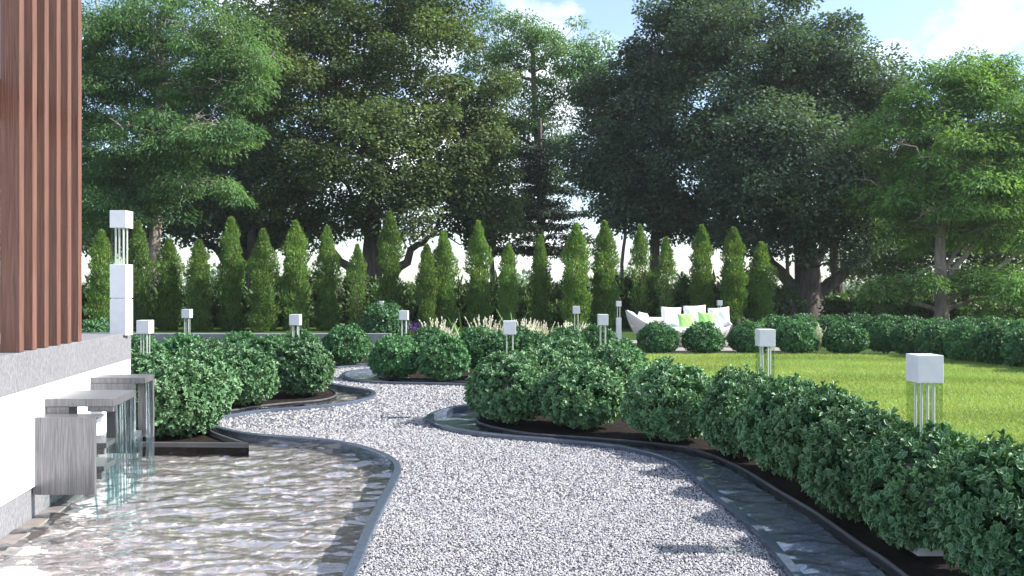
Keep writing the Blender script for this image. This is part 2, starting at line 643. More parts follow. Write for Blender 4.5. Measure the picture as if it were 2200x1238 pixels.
t = NT('rippled_water')
p = t.bsdf((.97, .99, .99), 0.0)
p.inputs['Transmission Weight'].default_value = 1.0
p.inputs['IOR'].default_value = 1.40
gl = t.n('ShaderNodeBsdfGlossy')
gl.inputs['Roughness'].default_value = 0.02
mx = t.n('ShaderNodeMixShader')
t.l(t.schlick(.025, None, 3.2), mx.inputs[0]); t.l(p.outputs[0], mx.inputs[1]); t.l(gl.outputs[0], mx.inputs[2])
MAT['water'] = t.done(mx)

t = NT('falling_water')
n1 = t.noise(55, 3, 0.6, mscale=(1, 1, .05))
nb = t.bump(n1.outputs['Fac'], 0.8, 0.02)
tr = t.n('ShaderNodeBsdfTransparent')
tc_ = t.ramp(n1.outputs['Fac'], [(0.35, (.58, .80, .80)), (0.6, (.93, .98, .98))])
t.l(tc_, tr.inputs[0])
gl = t.n('ShaderNodeBsdfGlossy')
gl.inputs['Roughness'].default_value = 0.05
t.l(nb, gl.inputs['Normal'])
fr_ = t.schlick(.06, nb)
mx = t.n('ShaderNodeMixShader')
t.l(fr_, mx.inputs[0]); t.l(tr.outputs[0], mx.inputs[1]); t.l(gl.outputs[0], mx.inputs[2])
MAT['curtain'] = t.done(mx)

t = NT('tan_ledge_stone')
n1 = t.noise(12, 4)
MAT['ledge'] = t.done(t.bsdf(t.ramp(n1.outputs['Fac'], [(0.3, (.17, .145, .13)), (0.7, (.24, .21, .19))]), 0.5))

t = NT('grey_concrete')
n1 = t.noise(5, 6)
MAT['concrete'] = t.done(t.bsdf(t.ramp(n1.outputs['Fac'], [(0.3, (.13, .135, .15)), (0.7, (.20, .205, .22))]), 0.85, t.bump(n1.outputs['Fac'], 0.2, 0.01)))

t = NT('patio_stone')
br = t.n('ShaderNodeTexNoise')
n1 = t.noise(7, 5)
MAT['patio'] = t.done(t.bsdf(t.ramp(n1.outputs['Fac'], [(0.3, (.22, .20, .17)), (0.7, (.30, .27, .24))]), 0.8))

t = NT('white_wicker')
tc = t.n('ShaderNodeTexCoord')
ck = t.n('ShaderNodeTexBrick')
ck.inputs['Scale'].default_value = 16.0
ck.inputs['Mortar Size'].default_value = 0.035
ck.inputs['Color1'].default_value = (.66, .62, .58, 1)
ck.inputs['Color2'].default_value = (.54, .50, .46, 1)
ck.inputs['Mortar'].default_value = (.22, .19, .17, 1)
t.l(tc.outputs['UV'], ck.inputs['Vector'])
n1 = t.noise(30, 4)
c = t.mix(0.3, ck.outputs['Color'], t.ramp(n1.outputs['Fac'], [(0.3, (.45, .41, .38)), (0.7, (.72, .68, .64))]))
MAT['wicker'] = t.done(t.bsdf(c, 0.7, t.bump(ck.outputs['Fac'], -0.6, 0.02)))


def cloth(name, col):
    t = NT(name)
    n1 = t.noise(6, 4)
    c = t.mix(0.12, col, t.ramp(n1.outputs['Fac'], [(0.3, tuple(x * .8 for x in col)), (0.7, tuple(min(1, x * 1.1) for x in col))]))
    return t.done(t.bsdf(c, 0.9, t.bump(n1.outputs['Fac'], 0.3, 0.03), spec=0.1))


MAT['cloth_white'] = cloth('white_cushion_cloth', (.78, .78, .80))
MAT['cloth_green'] = cloth('lime_cushion_cloth', (.34, .60, .19))
MAT['pot'] = simple('black_pot', (.012, .012, .013), 0.4)

# ------------------------------------------------------------------ setting: outlines on the ground
WATER = -0.02
RIPPLE = 0.0066
# left edge of the gravel path, from the near end to the far end
CL_px = [(770, 1238), (800, 1160), (829, 1095), (851, 1050), (863, 1018), (853, 998), (818, 979), (760, 962), (690, 951), (610, 945), (540, 939),
         (488, 929), (462, 920), (456, 911), (468, 904), (492, 900), (560, 889), (650, 882), (740, 872), (790, 862), (808, 852), (797, 843), (760, 837), (722, 830),
         (692, 822), (684, 810), (698, 799), (722, 793), (770, 789.5), (830, 787)]
CL = smooth_curve([(-0.80, 1.8), (-0.87, 3.4)] + [at(*p) for p in CL_px])
CR_px = [(1689, 1238), (1627, 1160), (1570, 1107), (1505, 1050), (1455, 1006), (1402, 985), (1320, 967), (1218, 956), (1095, 946), (1014, 937), (952, 925),
         (916, 908), (922, 896), (952, 885), (991, 877), (1050, 868), (1105, 858), (1110, 846), (1070, 835), (1000, 830.5), (900, 828), (800, 825), (745, 818), (733, 810), (748, 802), (790, 797), (840, 793)]
CR = smooth_curve([(1.50, 1.8), (1.56, 3.4)] + [at(*p) for p in CR_px])
# planter edges
PR_px = [(1935, 1238), (1844, 1174), (1750, 1107), (1668, 1058), (1586, 1008), (1505, 974), (1423, 958), (1259, 944), (1136, 935), (1040, 916), (1022, 903), (1034, 893), (1090, 884),
         (1160, 868), (1200, 850), (1180, 832), (1090, 824), (1000, 822), (900, 820), (835, 816), (812, 809), (828, 802), (870, 797)]
PR = smooth_curve([(2.05, 1.8), (2.18, 3.4)] + [at(*p) for p in PR_px])
PL_px = [(470, 887), (540, 877), (614, 869), (690, 862), (722, 852), (714, 840), (680, 827), (655, 811), (672, 796), (712, 787), (770, 784), (850, 781)]
PL = smooth_curve([(-5.2, 11.0)] + [at(*p) for p in PL_px])

def inside(poly, x, y):
    poly = np.asarray(poly, float)
    x0, y0 = poly[:, 0], poly[:, 1]
    x1, y1 = np.roll(x0, -1), np.roll(y0, -1)
    c = np.zeros(len(x), bool)
    for a, b, e, f in zip(x0, y0, x1, y1):
        if b == f:
            continue
        hit = ((b > y) != (f > y)) & (x < (e - a) * (y - b) / (f - b) + a)
        c ^= hit
    return c


def wave_sheet(name, poly, seed, step=0.02):
    """Water surface with real ripples, cut to an outline whose rim hides under the kerbs."""
    P = np.asarray(poly)
    xs = np.arange(P[:, 0].min(), P[:, 0].max() + step, step)
    ys = [max(3.6, P[:, 1].min())]
    while ys[-1] < P[:, 1].max():
        ys.append(ys[-1] + step * max(.8, ys[-1] / 6.5))
    ys = np.array(ys)
    X, Y = np.meshgrid(xs, ys, indexing='ij')
    cx, cy = X[:-1, :-1] + step / 2, (Y[:-1, :-1] + Y[:-1, 1:]) / 2
    keep = inside(poly, cx.ravel(), cy.ravel()).reshape(cx.shape)
    r = np.random.default_rng(seed)
    Z = np.zeros_like(X)
    for k in range(60):
        wl_ = .07 + .42 * r.uniform(0, 1) ** 1.8
        a = r.normal(math.pi / 2 + .12, .62)
        kx, ky = math.cos(a) * 2 * math.pi / wl_, math.sin(a) * 2 * math.pi / wl_
        wob = (1.1 * np.sin(X * r.uniform(.8, 4) + Y * r.uniform(-3, 3) + r.uniform(0, 6)) + .9 * np.sin(Y * r.uniform(.8, 3) - X * r.uniform(0, 3) + r.uniform(0, 6)))
        env = .55 + .45 * np.sin(X * r.uniform(-2.5, 2.5) + Y * r.uniform(-2.5, 2.5) + r.uniform(0, 6))
        Z += RIPPLE * wl_ * env * np.sin(kx * X + ky * Y + r.uniform(0, 6.28) + wob)
    n, m = X.shape
    idx = np.arange(n * m).reshape(n, m)
    a, b, c, d_ = idx[:-1, :-1][keep], idx[1:, :-1][keep], idx[1:, 1:][keep], idx[:-1, 1:][keep]
    tri = np.vstack([np.column_stack([a, b, c]), np.column_stack([a, c, d_])])
    used, inv = np.unique(tri, return_inverse=True)
    V = np.column_stack([X.ravel(), Y.ravel(), WATER + Z.ravel()])[used]
    me = fast_mesh(name, V, inv.reshape(-1, 3), None, True)
    o = link(name, me, MAT['water'])
    o['kind'] = 'structure'
    o.cycles.is_caustics_caster = True
    return o


path_poly = list(CL) + list(CR[::-1])
sheet('ground', [(-700, -80), (700, -80), (700, 1500), (-700, 1500)], -0.32, MAT['turf'])
prism('garden_ground', [(-160, 22.2), (2.2, 22.2), (2.7, 21.2), (10.8, 21.2), (12.2, 17.5), (160, 17.5), (160, 300), (-160, 300)], -0.3, -0.01, MAT['turf'], kind='structure')
prism('gravel_path', path_poly, -0.3, 0.0, MAT['gravel_bed'], kind='structure')
pool_floor = sheet('pool_floor', [(-9, 1.5), (-0.6, 1.5), (1.0, 1.5), (9, 1.5), (9, 22.0), (-9, 22.0)], -0.22, MAT['pool_floor'])
pool_floor.cycles.is_caustics_receiver = True

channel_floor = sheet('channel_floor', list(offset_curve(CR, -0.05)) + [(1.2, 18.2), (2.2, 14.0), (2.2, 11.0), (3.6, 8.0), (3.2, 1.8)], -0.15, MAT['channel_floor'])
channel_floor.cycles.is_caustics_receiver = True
wl = offset_curve(CL, 0.05)
wave_sheet('pool_water', list(wl) + [(-5.5, 18.5), (-6.5, 10.5), (-4.5, 10.0), (-4.2, 8.7), (-2.9, 1.8)], 1)
wr = offset_curve(CR, -0.05)
wave_sheet('channel_water', list(wr) + [(1.2, 18.2), (2.2, 14.0), (2.2, 11.0), (3.6, 8.0), (3.2, 1.8)], 2)

ribbon('pool_kerb', CL, 0.075, -0.25, 0.052, MAT['kerb'])
ribbon('channel_kerb', CR[::-1], 0.075, -0.25, 0.052, MAT['kerb'])

bed_r = list(PR) + [(-1.5, 18.3), (-1.6, 22.2), (2.2, 22.2), (2.7, 21.2), (4.4, 12.0), (4.4, 1.8)]
prism('right_planting_bed', bed_r, -0.3, 0.008, MAT['soil'], kind='structure')
ribbon('right_planter_edge', PR[::-1], 0.025, -0.28, 0.028, MAT['planter'])
bed_l = list(PL) + [(-2.0, 19.2), (-2.0, 22.2), (-19, 22.2), (-19, 11.2)]
prism('left_planting_bed', bed_l, -0.3, 0.008, MAT['soil'], kind='structure')
ribbon('left_planter_edge', PL, 0.025, -0.28, 0.028, MAT['planter'])
corner_edge = smooth_curve([(-5.0, 8.70), (-4.2, 8.69), (-3.4, 8.66), (-2.74, 8.63)], 0.3)
corner_back = smooth_curve([(-2.74, 8.63), (-3.02, 8.93), (-3.32, 9.28), (-3.62, 9.68), (-4.1, 10.05), (-5.2, 10.2)], 0.15)
prism('corner_planting_bed', list(corner_edge)[:-1] + list(corner_back), -0.3, 0.035, MAT['soil'], kind='structure')
ribbon('corner_planter_edge', np.vstack([corner_edge[:-1], corner_back]), 0.03, -0.28, 0.085, MAT['planter'], bevel=0.004)

lawn_edge = smooth_curve([(3.55, 1.8), (3.5, 4.0), (3.4, 5.8), (3.3, 7.2), (3.05, 8.4), (2.45, 9.8), (1.9, 10.9), (1.95, 12.5), (2.3, 14.5), (2.75, 17.5), (2.9, 20.4)], 0.4)
lawn_poly = list(lawn_edge) + [(5, 20.6), (9.2, 20.6), (10.0, 19.6), (10.3, 17.6), (11.4, 15.5), (13, 13.0), (22, 8.0), (22, 1.8)]
prism('lawn', lawn_poly, -0.3, 0.05, MAT['lawn'], kind='structure')
prism('patio', [(2.4, 21.7), (7.6, 21.7), (7.6, 26.0), (2.2, 26.0)], -0.28, 0.06, MAT['patio'], kind='structure')


# gravel stones lying on the path, dense near the camera
def gravel_stones():
    pts = []
    for y0, y1, dens in ((4.2, 6.6, 5200), (6.6, 10.0, 2600), (10.0, 17.8, 700)):
        x0, x1 = -4.2, 2.6
        n = int((x1 - x0) * (y1 - y0) * dens)
        x = rng.uniform(x0, x1, n)
        y = rng.uniform(y0, y1, n)
        k = inside(path_poly, x, y)
        sz = {5200: 0.0088, 2600: 0.0115, 700: 0.018}[dens]
        pts.append(np.column_stack([x[k], y[k], np.full(k.sum(), sz)]))
    P = np.vstack(pts)
    n = len(P)
    T = np.array([(1, 0, 0), (0, 1, 0), (-1, 0, 0), (0, -1, 0), (.2, .15, .75), (0, 0, -.4)], float)
    F = np.array([(0, 1, 4), (1, 2, 4), (2, 3, 4), (3, 0, 4)])
    V = T[None] * rng.uniform(0.55, 1.2, (n, 6, 1)) * P[:, None, 2:3]
    a = rng.uniform(0, 2 * math.pi, n)
    ca, sa = np.cos(a)[:, None], np.sin(a)[:, None]
    X = V[..., 0] * ca - V[..., 1] * sa
    Y = V[..., 0] * sa + V[..., 1] * ca
    Z = V[..., 2] + rng.normal(0, .25, (n, 6)) * P[:, None, 2]
    V = np.stack([X + P[:, None, 0], Y + P[:, None, 1], Z + 0.004], -1)
    tri = (F[None] + (np.arange(n) * 6)[:, None, None]).reshape(-1, 3)
    me = fast_mesh('gravel', V.reshape(-1, 3), tri, {'rnd': np.repeat(rng.uniform(0, 1, n), 6)})
    tag(link('gravel', me, MAT['gravel']), kind='stuff')


gravel_stones()


def lawn_grass():
    n = 330000
    u = rng.uniform(0, 1, n)
    y = 6.5 + 14.2 * u ** 1.15
    x = rng.uniform(1.8, 13.5, n)
    k = inside(lawn_poly, x, y) & (x < 0.64 * y)
    x, y = x[k], y[k]
    n = len(x)
    pos = np.column_stack([x, y, np.full(n, 0.05)])
    ax = np.column_stack([rng.normal(0, .55, n), rng.normal(0, .55, n), np.ones(n)])
    nor = rand_dirs(n)
    L = rng.uniform(0.022, 0.05, n) * (0.8 + y / 30)
    a, s = unit(ax), None
    s = unit(np.cross(nor, a))
    W = 0.0022 + y * 0.0003
    V = np.stack([pos - s * W[:, None], pos + s * W[:, None], pos + a * L[:, None]], 1)
    tri = np.arange(3 * n).reshape(-1, 3)
    rnd = np.clip(rng.normal(.55, .2, n) + 0.30 * np.sin(y * 2.1 + 1.5 * np.sin(x * .7)) * np.sin(y * .8 + x * .3), 0, 1)
    me = fast_mesh('grass', V.reshape(-1, 3), tri, {'rnd': np.repeat(rnd, 3), 'edge': np.zeros(3 * n)})
    tag(link('grass', me, MAT['grass']), kind='stuff')


lawn_grass()

# ------------------------------------------------------------------ white garden wall, terrace, slatted screen
def wx(d):
    return -3.44 - 0.175 * (d - 5.57)


wall_dir = Vector((-0.175, 1.0, 0)).normalized()
WROT = math.atan2(0.175, 1.0)          # turn of the wall line from +Y


def along_wall(name, d0, d1, out0, out1, z0, z1, mat, parent, bevel=0.004):
    """A block following the wall: out0..out1 is the distance out of the wall face."""
    bm = bmesh.new()
    L = (d1 - d0) / wall_dir.y
    M = Matrix.Translation((wx(d0), d0, 0)) @ Matrix.Rotation(WROT, 4, 'Z')
    add_box(bm, out0, out1, 0, L, z0, z1, bevel, M)
    return bm_obj(name, bm, mat, parent)


wall = tag(empty('garden_wall', (0, 0, 0)), 'white rendered garden wall with grey stucco cap beside the pool', 'wall')
along_wall('cap', 2.5, 8.66, -0.55, 0.0, 0.962, 1.24, MAT['stucco'], wall)
along_wall('wall_face', 2.5, 8.655, -0.55, -0.003, 0.225, 0.962, MAT['white'], wall)
along_wall('plinth', 2.5, 8.65, -0.55, -0.03, -0.3, 0.225, MAT['stucco'], wall)
along_wall('ledge', 2.5, 8.60, -0.03, 0.10, -0.3, -0.015, MAT['ledge'], wall)
prism('terrace', [(wx(2.5) - .565, 2.5), (wx(8.66) - .565, 8.655), (-14, 8.655), (-14, 2.5)], -0.3, 1.232, MAT['white'], kind='structure')

screen = tag(empty('slatted_screen', (wx(6.5), 6.5, 1.24)), 'tall brown timber slat screen standing on the white wall', 'screen')
slat_me = None
for d in (5.89, 6.12, 6.35, 6.60, 6.84, 7.09):
    if slat_me is None:
        bm = bmesh.new()
        add_box(bm, -0.135, 0.0, 0.0, 0.067, 0.0, 3.2, 0.004)
        s = bm_obj('slat', bm, MAT['timber'], screen)
        slat_me = s.data
    else:
        s = link('slat', slat_me, None, screen)
    s.location = (wx(d) - wx(6.5) - 0.004, d - 6.5, 0.002)
    s.rotation_euler = (0, 0, WROT * 0.55)
bm = bmesh.new()
M = Matrix.Translation((wx(4.9) - wx(6.5) - 0.145, 4.9 - 6.5, 0)) @ Matrix.Rotation(WROT, 4, 'Z')
add_box(bm, -0.05, -0.006, 0.0, 2.15, 1.66, 1.95, 0.004, M)
bm_obj('rail', bm, MAT['timber'], screen)

# ------------------------------------------------------------------ fountain panels out of the wall
def curtain_mesh(p0, p1, z0, z1, seed):
    r = np.random.default_rng(seed)
    p0, p1 = np.array(p0, float), np.array(p1, float)
    L = np.linalg.norm(p1 - p0)
    dirv = (p1 - p0) / max(L, 1e-6)
    nor = np.array([dirv[1], -dirv[0]])
    bm = bmesh.new()
    s = 0.0
    while s < L:
        w = r.uniform(0.012, 0.04)
        top = z1 - r.uniform(0, .01)
        rows = 9
        cols = [0, .5, 1]
        grid = []
        off = r.uniform(-.006, .006)
        ph = r.uniform(0, 6)
        for i in range(rows):
            tt = i / (rows - 1)
            z = top + (z0 - top) * tt
            sway = off + 0.002 * math.sin(tt * 5 + ph) + 0.012 * tt
            ww = w * (1 - .12 * tt)
            row = []
            for c in cols:
                q = p0 + dirv * (s + (c - .5) * ww + w / 2) + nor * (sway + (0.009 if c == .5 else 0))
                row.append(bm.verts.new((q[0], q[1], z)))
            grid.append(row)
        for i in range(rows - 1):
            for c in range(2):
                bm.faces.new((grid[i][c], grid[i][c + 1], grid[i + 1][c + 1], grid[i + 1][c]))
        s += w * r.uniform(0.7, 1.15)
    return bm


def xbox(name, x0, x1, d0, d1, z0, z1, parent, mat='panel'):
    """Block from photo-independent world x range, sheared along the wall so its ends stay parallel to it."""
    bm = bmesh.new()
    add_box(bm, 0, x1 - x0, 0, (d1 - d0) / wall_dir.y, z0, z1, 0.003)
    for v in bm.verts:
        v.co.x += x0 - 0.175 * v.co.y * wall_dir.y
        v.co.y = d0 + v.co.y * wall_dir.y
    return bm_obj(name, bm, MAT[mat], parent)


def curtain(parent, x, d0, d1, z1, seed):
    bm = curtain_mesh((x, d0), (x - 0.175 * (d1 - d0), d1), WATER + 0.005, z1, seed)
    return bm_obj('water_curtain', bm, MAT['curtain'], parent, smooth=True)


G_F = 'fountain boxes on the garden wall'
f1 = tag(empty('fountain_box', (-3.3, 6.18, 0.16)), 'nearest fountain box, a square grey brushed panel hanging in front', 'fountain', G_F)
f2 = tag(empty('fountain_box', (-3.3, 6.4, 0.7)), 'fountain box with a wide flat grey top and a long water curtain', 'fountain', G_F)
f3 = tag(empty('fountain_box', (-3.3, 6.7, 0.3)), 'low fountain box of two small shelves behind the square grey panel', 'fountain', G_F)
f4 = tag(empty('fountain_box', (-3.5, 7.5, 0.4)), 'farthest fountain box, darker and touching the shrub', 'fountain', G_F)


def fx(parent, fn, *a, **k):
    o = fn(*a, **k)
    o.parent = parent
    o.matrix_parent_inverse = Matrix.Translation(-Vector(parent.location))
    return o


fx(f1, xbox, 'front_panel', -3.56, -3.10, 6.155, 6.20, 0.163, 0.738, None)
fx(f1, xbox, 'top_panel', -3.60, -3.103, 6.203, 6.36, 0.715, 0.735, None)
fx(f1, curtain, None, -3.112, 6.17, 6.20, 0.17, 3)
fx(f2, xbox, 'top_slab', -3.60, -3.05, 6.345, 6.91, 0.79, 0.85, None)
fx(f2, xbox, 'bracket', -3.60, -3.40, 6.36, 6.55, 0.70, 0.788, None)
fx(f2, xbox, 'apron', -3.26, -3.06, 6.36, 6.40, 0.75, 0.788, None)
fx(f2, xbox, 'back_panel', -3.36, -3.16, 6.86, 6.905, 0.33, 0.788, None)
fx(f2, curtain, None, -3.062, 6.37, 6.90, 0.80, 4)
fx(f3, xbox, 'upper_shelf', -3.66, -3.24, 6.62, 6.98, 0.42, 0.46, None)
fx(f3, xbox, 'upper_lip', -3.60, -3.26, 6.62, 6.65, 0.37, 0.418, None)
fx(f3, xbox, 'lower_shelf', -3.62, -3.20, 6.50, 6.85, 0.26, 0.30, None)
fx(f3, xbox, 'lower_lip', -3.60, -3.22, 6.50, 6.53, 0.20, 0.258, None)
fx(f3, curtain, None, -3.245, 6.63, 6.97, 0.43, 5)
fx(f3, curtain, None, -3.205, 6.51, 6.84, 0.27, 6)
fx(f4, xbox, 'top_slab', -3.78, -3.27, 7.39, 7.70, 0.85, 0.90, None)
fx(f4, xbox, 'apron', -3.78, -3.36, 7.385, 7.42, 0.76, 0.848, None)
fx(f4, xbox, 'front_panel', -3.50, -3.36, 7.385, 7.42, 0.43, 0.758, None)
fx(f4, xbox, 'back_panel', -3.44, -3.30, 7.62, 7.66, 0.33, 0.848, None)
fx(f4, xbox, 'shelf', -3.62, -3.33, 7.25, 7.58, 0.36, 0.40, None)
fx(f4, curtain, None, -3.285, 7.40, 7.68, 0.86, 7)
fx(f4, curtain, None, -3.335, 7.26, 7.57, 0.37, 8)

# ------------------------------------------------------------------ lamps
def lamp_parts():
    P = {}
    bm = bmesh.new(); add_box(bm, -.0815, .0815, -.0815, .0815, 1.070, 1.245, 0.003); P['lamp_shade'] = (bm, 'lamp')
    bm = bmesh.new(); add_box(bm, -.081, .081, -.081, .081, 0.360, 0.700, 0.003); P['upper_block'] = (bm, 'lamp')
    bm = bmesh.new(); add_box(bm, -.081, .081, -.081, .081, -0.02, 0.345, 0.003); P['lower_block'] = (bm, 'lamp')
    bm = bmesh.new(); add_box(bm, -.070, .070, -.070, .070, 0.345, 0.360); P['joint'] = (bm, 'lamp')
    bm = bmesh.new()
    s = .0775
    for (ax, ay, bx, by) in ((-s, -s, s, -s), (s, -s, s, s), (s, s, -s, s), (-s, s, -s, -s)):
        f = [bm.verts.new(c) for c in ((ax, ay, .701), (bx, by, .701), (bx, by, 1.069), (ax, ay, 1.069))]
        bm.faces.new(f)
    P['glass_sleeve'] = (bm, 'glass')
    return P


def rod_bm():
    bm = bmesh.new()
    bmesh.ops.create_cone(bm, cap_ends=False, segments=10, radius1=.0095, radius2=.0095, depth=.372)
    return bm


G_L = 'white box lamps of the garden'
proto_lamp = empty('garden_lamp')
for nm, (bm, m) in lamp_parts().items():
    bm_obj(nm, bm, MAT[m], proto_lamp)
for sx in (-1, 1):
    for sy in (-1, 1):
        o = bm_obj('rod', rod_bm(), MAT['rod'], proto_lamp, smooth=True)
        o.location = (sx * .03875, sy * .03875, .885)


def copy_tree(o, parent=None):
    c = o.copy()
    COL.objects.link(c)
    if parent is not None:
        c.parent = parent
    for ch in list(o.children):
        copy_tree(ch, c)
    return c


lamps = [
    (1986, 5.30, 0, 'largest white box lamp, nearest, rising from the front shrubs beside the lawn'),
    (1644, 8.56, 0, 'white box lamp on four rods in front of the middle of the lawn'),
    (1095, 10.75, 0, 'white box lamp behind the shrub at the tip of the water channel'),
    (1295, 13.4, 0, 'white box lamp just left of the lawn, among shrubs near the sofa'),
    (868, 15.6, 0, 'white box lamp over the left end of the round island of shrubs'),
    (1238, 19.4, 0, 'small white box lamp with pale feather grass round its rods'),
    (818, 27.0, 0, 'tiny white box lamp above the pale dome shrub before the conifers'),
    (1329, 27.0, 0, 'small white box lamp showing its block, left of the wicker sofa'),
    (1546, 28.5, 0, 'tiny white box lamp peeking over the right white sofa cushion'),
    (312, 10.96, 0, 'white box lamp closest to the end of the white wall'),
    (402, 16.6, 0, 'small white box lamp at the left, second from the white wall'),
    (635, 13.4, 0, 'white box lamp among the left shrubs, beside the gravel bend'),
    (261, 8.45, 1.24, 'tall white box lamp standing on top of the white garden wall'),
]
for i, (px, d, z, lab) in enumerate(lamps):
    o = proto_lamp if i == 0 else copy_tree(proto_lamp)
    x, y = xd(px, d)
    o.location = (x, y, z if z else 0.03)
    tag(o, lab, 'lamp', G_L)

# ------------------------------------------------------------------ ball shrubs
def shrub_mesh(name, n_sprigs, per, tpl, L, W, n_inner, seed, squash=1.0):
    global rng
    keep = rng
    rng = np.random.default_rng(seed)
    def surf(dirs):
        # dome: wide shoulders, tucked-in foot
        az = np.arctan2(dirs[:, 1], dirs[:, 0])
        k = 1 + .045 * np.sin(3 * az + seed) + .035 * np.sin(5 * az + 2 * seed + 3 * dirs[:, 2]) + .03 * np.sin(7 * dirs[:, 2] + 2 * az)
        z = np.where(dirs[:, 2] > 0, .40 + dirs[:, 2] * .44, .40 + dirs[:, 2] * .34)
        r = .525 * np.power(np.clip(1 - np.abs(dirs[:, 2]) ** np.where(dirs[:, 2] > 0, 1.8, 2.7), 0, 1), .5)
        h = unit(np.column_stack([dirs[:, 0], dirs[:, 1], np.zeros(len(dirs))]))
        return np.column_stack([h[:, 0] * r * k, h[:, 1] * r * k, z * (1 + (k - 1) * .6)])
    # sprigs
    D = rand_dirs(n_sprigs * 2)
    D = D[D[:, 2] > -0.93][:n_sprigs]
    C = surf(D)
    cen = np.array([0, 0, .36])
    out = unit((C - cen) * np.array([1, 1, 1.2]))
    C = cen + (C - cen) * rng.uniform(.84, 1.01, (len(C), 1))
    axis = unit(out + np.array([0, 0, .35]) + rng.normal(0, .25, C.shape))
    parts = []
    m = len(C)
    P = np.repeat(C, per, 0)
    A = np.repeat(axis, per, 0)
    tang = unit(np.cross(A, rand_dirs(m * per)))
    spread = rng.uniform(.35, 1.25, (m * per, 1))
    ld = unit(A * .62 + tang * spread)
    P = P + A * rng.uniform(-.06, .02, (m * per, 1)) + tang * .006
    nor = unit(A + .5 * rand_dirs(m * per))
    rn = np.clip(np.repeat(rng.uniform(.1, .9, m), per) + rng.normal(0, .22, m * per), 0, 1)
    parts.append(leaves(tpl, P, ld, nor, L * rng.uniform(.7, 1.15, m * per), W * rng.uniform(.75, 1.1, m * per), rn))
    # inner filling, toned darker to paint the shade between the leaves
    D = rand_dirs(n_inner)
    D = D[D[:, 2] > -.95]
    C = cen + (surf(D) - cen) * rng.uniform(.55, .9, (len(D), 1))
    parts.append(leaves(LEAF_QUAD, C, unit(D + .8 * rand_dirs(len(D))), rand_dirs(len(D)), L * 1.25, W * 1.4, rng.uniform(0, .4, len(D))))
    me = leaf_mesh(name, parts, smooth=True)
    rng = keep
    return me


def stem_mesh(name, seed):
    tb = Tubes()
    r = np.random.default_rng(seed)
    for k in range(9):
        a = r.uniform(0, 6.28)
        e = np.array([math.cos(a) * r.uniform(.1, .38), math.sin(a) * r.uniform(.1, .38), r.uniform(.35, .65)])
        tb.add(crooked((r.uniform(-.03, .03), r.uniform(-.03, .03), -.03), e, 5, .06), np.linspace(.018, .005, 5), 5)
    return tb.mesh(name)


near_meshes = [shrub_mesh('foliage', 780, 12, LEAF_FULL, .057, .031, 2200, s) for s in (1, 2, 3)]
far_meshes = [shrub_mesh('foliage', 760, 9, LEAF_QUAD, .060, .038, 1500, s) for s in (4, 5, 6)]
stem_me = stem_mesh('stem', 5)
for m in near_meshes:
    m.materials.append(MAT['shrub'])
for m in far_meshes:
    m.materials.append(MAT['shrub_far'])
stem_me.materials.append(MAT['bark_dark'])

shrub_no = [0]


def shrub(x, y, label, group, s=1.0, z=0.0, far=False):
    i = shrub_no[0]
    shrub_no[0] += 1
    o = empty('ball_shrub', (x, y, z), rz=i * 2.39996)
    o.scale = (s * random.uniform(.97, 1.05), s * random.uniform(.97, 1.05), s * random.uniform(.96, 1.05))
    tag(o, label, 'shrub', group)
    f = link('foliage', (far_meshes if far else near_meshes)[i % 3], None, o)
    f['kind'] = 'stuff'
    link('stem', stem_me, None, o)
    return o


G_A = 'ball shrubs along the right water channel'
for x, y, lab in [
    (2.98, 3.85, 'shrub cut off by the right frame edge, below all others'),
    (2.80, 4.60, 'large ball shrub filling the bottom right corner'),
    (2.66, 5.33, 'ball shrub growing round the rods of the largest white lamp'),
    (2.56, 6.02, 'ball shrub directly left of the largest white lamp'),
    (2.60, 6.78, 'ball shrub along the channel, second to the left of the largest lamp'),
    (2.50, 7.52, 'ball shrub hiding the foot of the mid lawn lamp, right side'),
    (2.28, 8.30, 'ball shrub hiding the foot of the mid lawn lamp, left side'),
    (1.74, 9.15, 'ball shrub with bright lawn right behind its top, left of the lawn lamps'),
    (0.83, 10.0, 'broad ball shrub on the channel, right of the shrub at the channel tip'),
    (-0.03, 10.4, 'ball shrub at the rounded tip of the water channel'),
]:
    sh = shrub(x, y, lab, G_A)
    big = y > 9.0
    sh.scale = (sh.scale.x * (.98 if big else .77), sh.scale.y * (.98 if big else .77), sh.scale.z * random.uniform(1.0, 1.06))
G_B = 'ball shrubs between the gravel bend and the lawn'
for px, d, lab in [
    (1165, 11.4, 'shrub behind the gap of the two channel tip shrubs'),
    (1312, 12.2, 'wide shrub at the left edge of the bright lawn'),
    (1215, 13.4, 'shrub below and left of the lamp at the lawn edge'),
    (1330, 14.0, 'shrub behind the lamp at the lawn edge, touching the lawn'),
    (850, 15.35, 'leftmost shrub of the round island in the gravel bend'),
    (952, 15.0, 'shrub in the middle of the island, in front of feather grass'),
    (1068, 15.4, 'shrub of the island directly left of the channel tip lamp'),
    (1150, 15.6, 'shrub of the island right of the channel tip lamp'),
    (1214, 17.4, 'shrub below the small lamp ringed by feather grass'),
    (1282, 18.4, 'shrub below and right of the small lamp ringed by feather grass'),
    (1030, 18.0, 'shrub behind the island with feather grass on its left'),
    (1110, 18.6, 'shrub between two tufts of feather grass in the island bed'),
    (925, 18.6, 'shrub behind the leftmost tuft of feather grass'),
]:
    x, y = xd(px, d)
    sh = shrub(x, y, lab, G_B, far=d > 13.9)
    sh.scale = (sh.scale.x * .92, sh.scale.y * .92, sh.scale.z)
G_C = 'ball shrubs in the left planting beds'
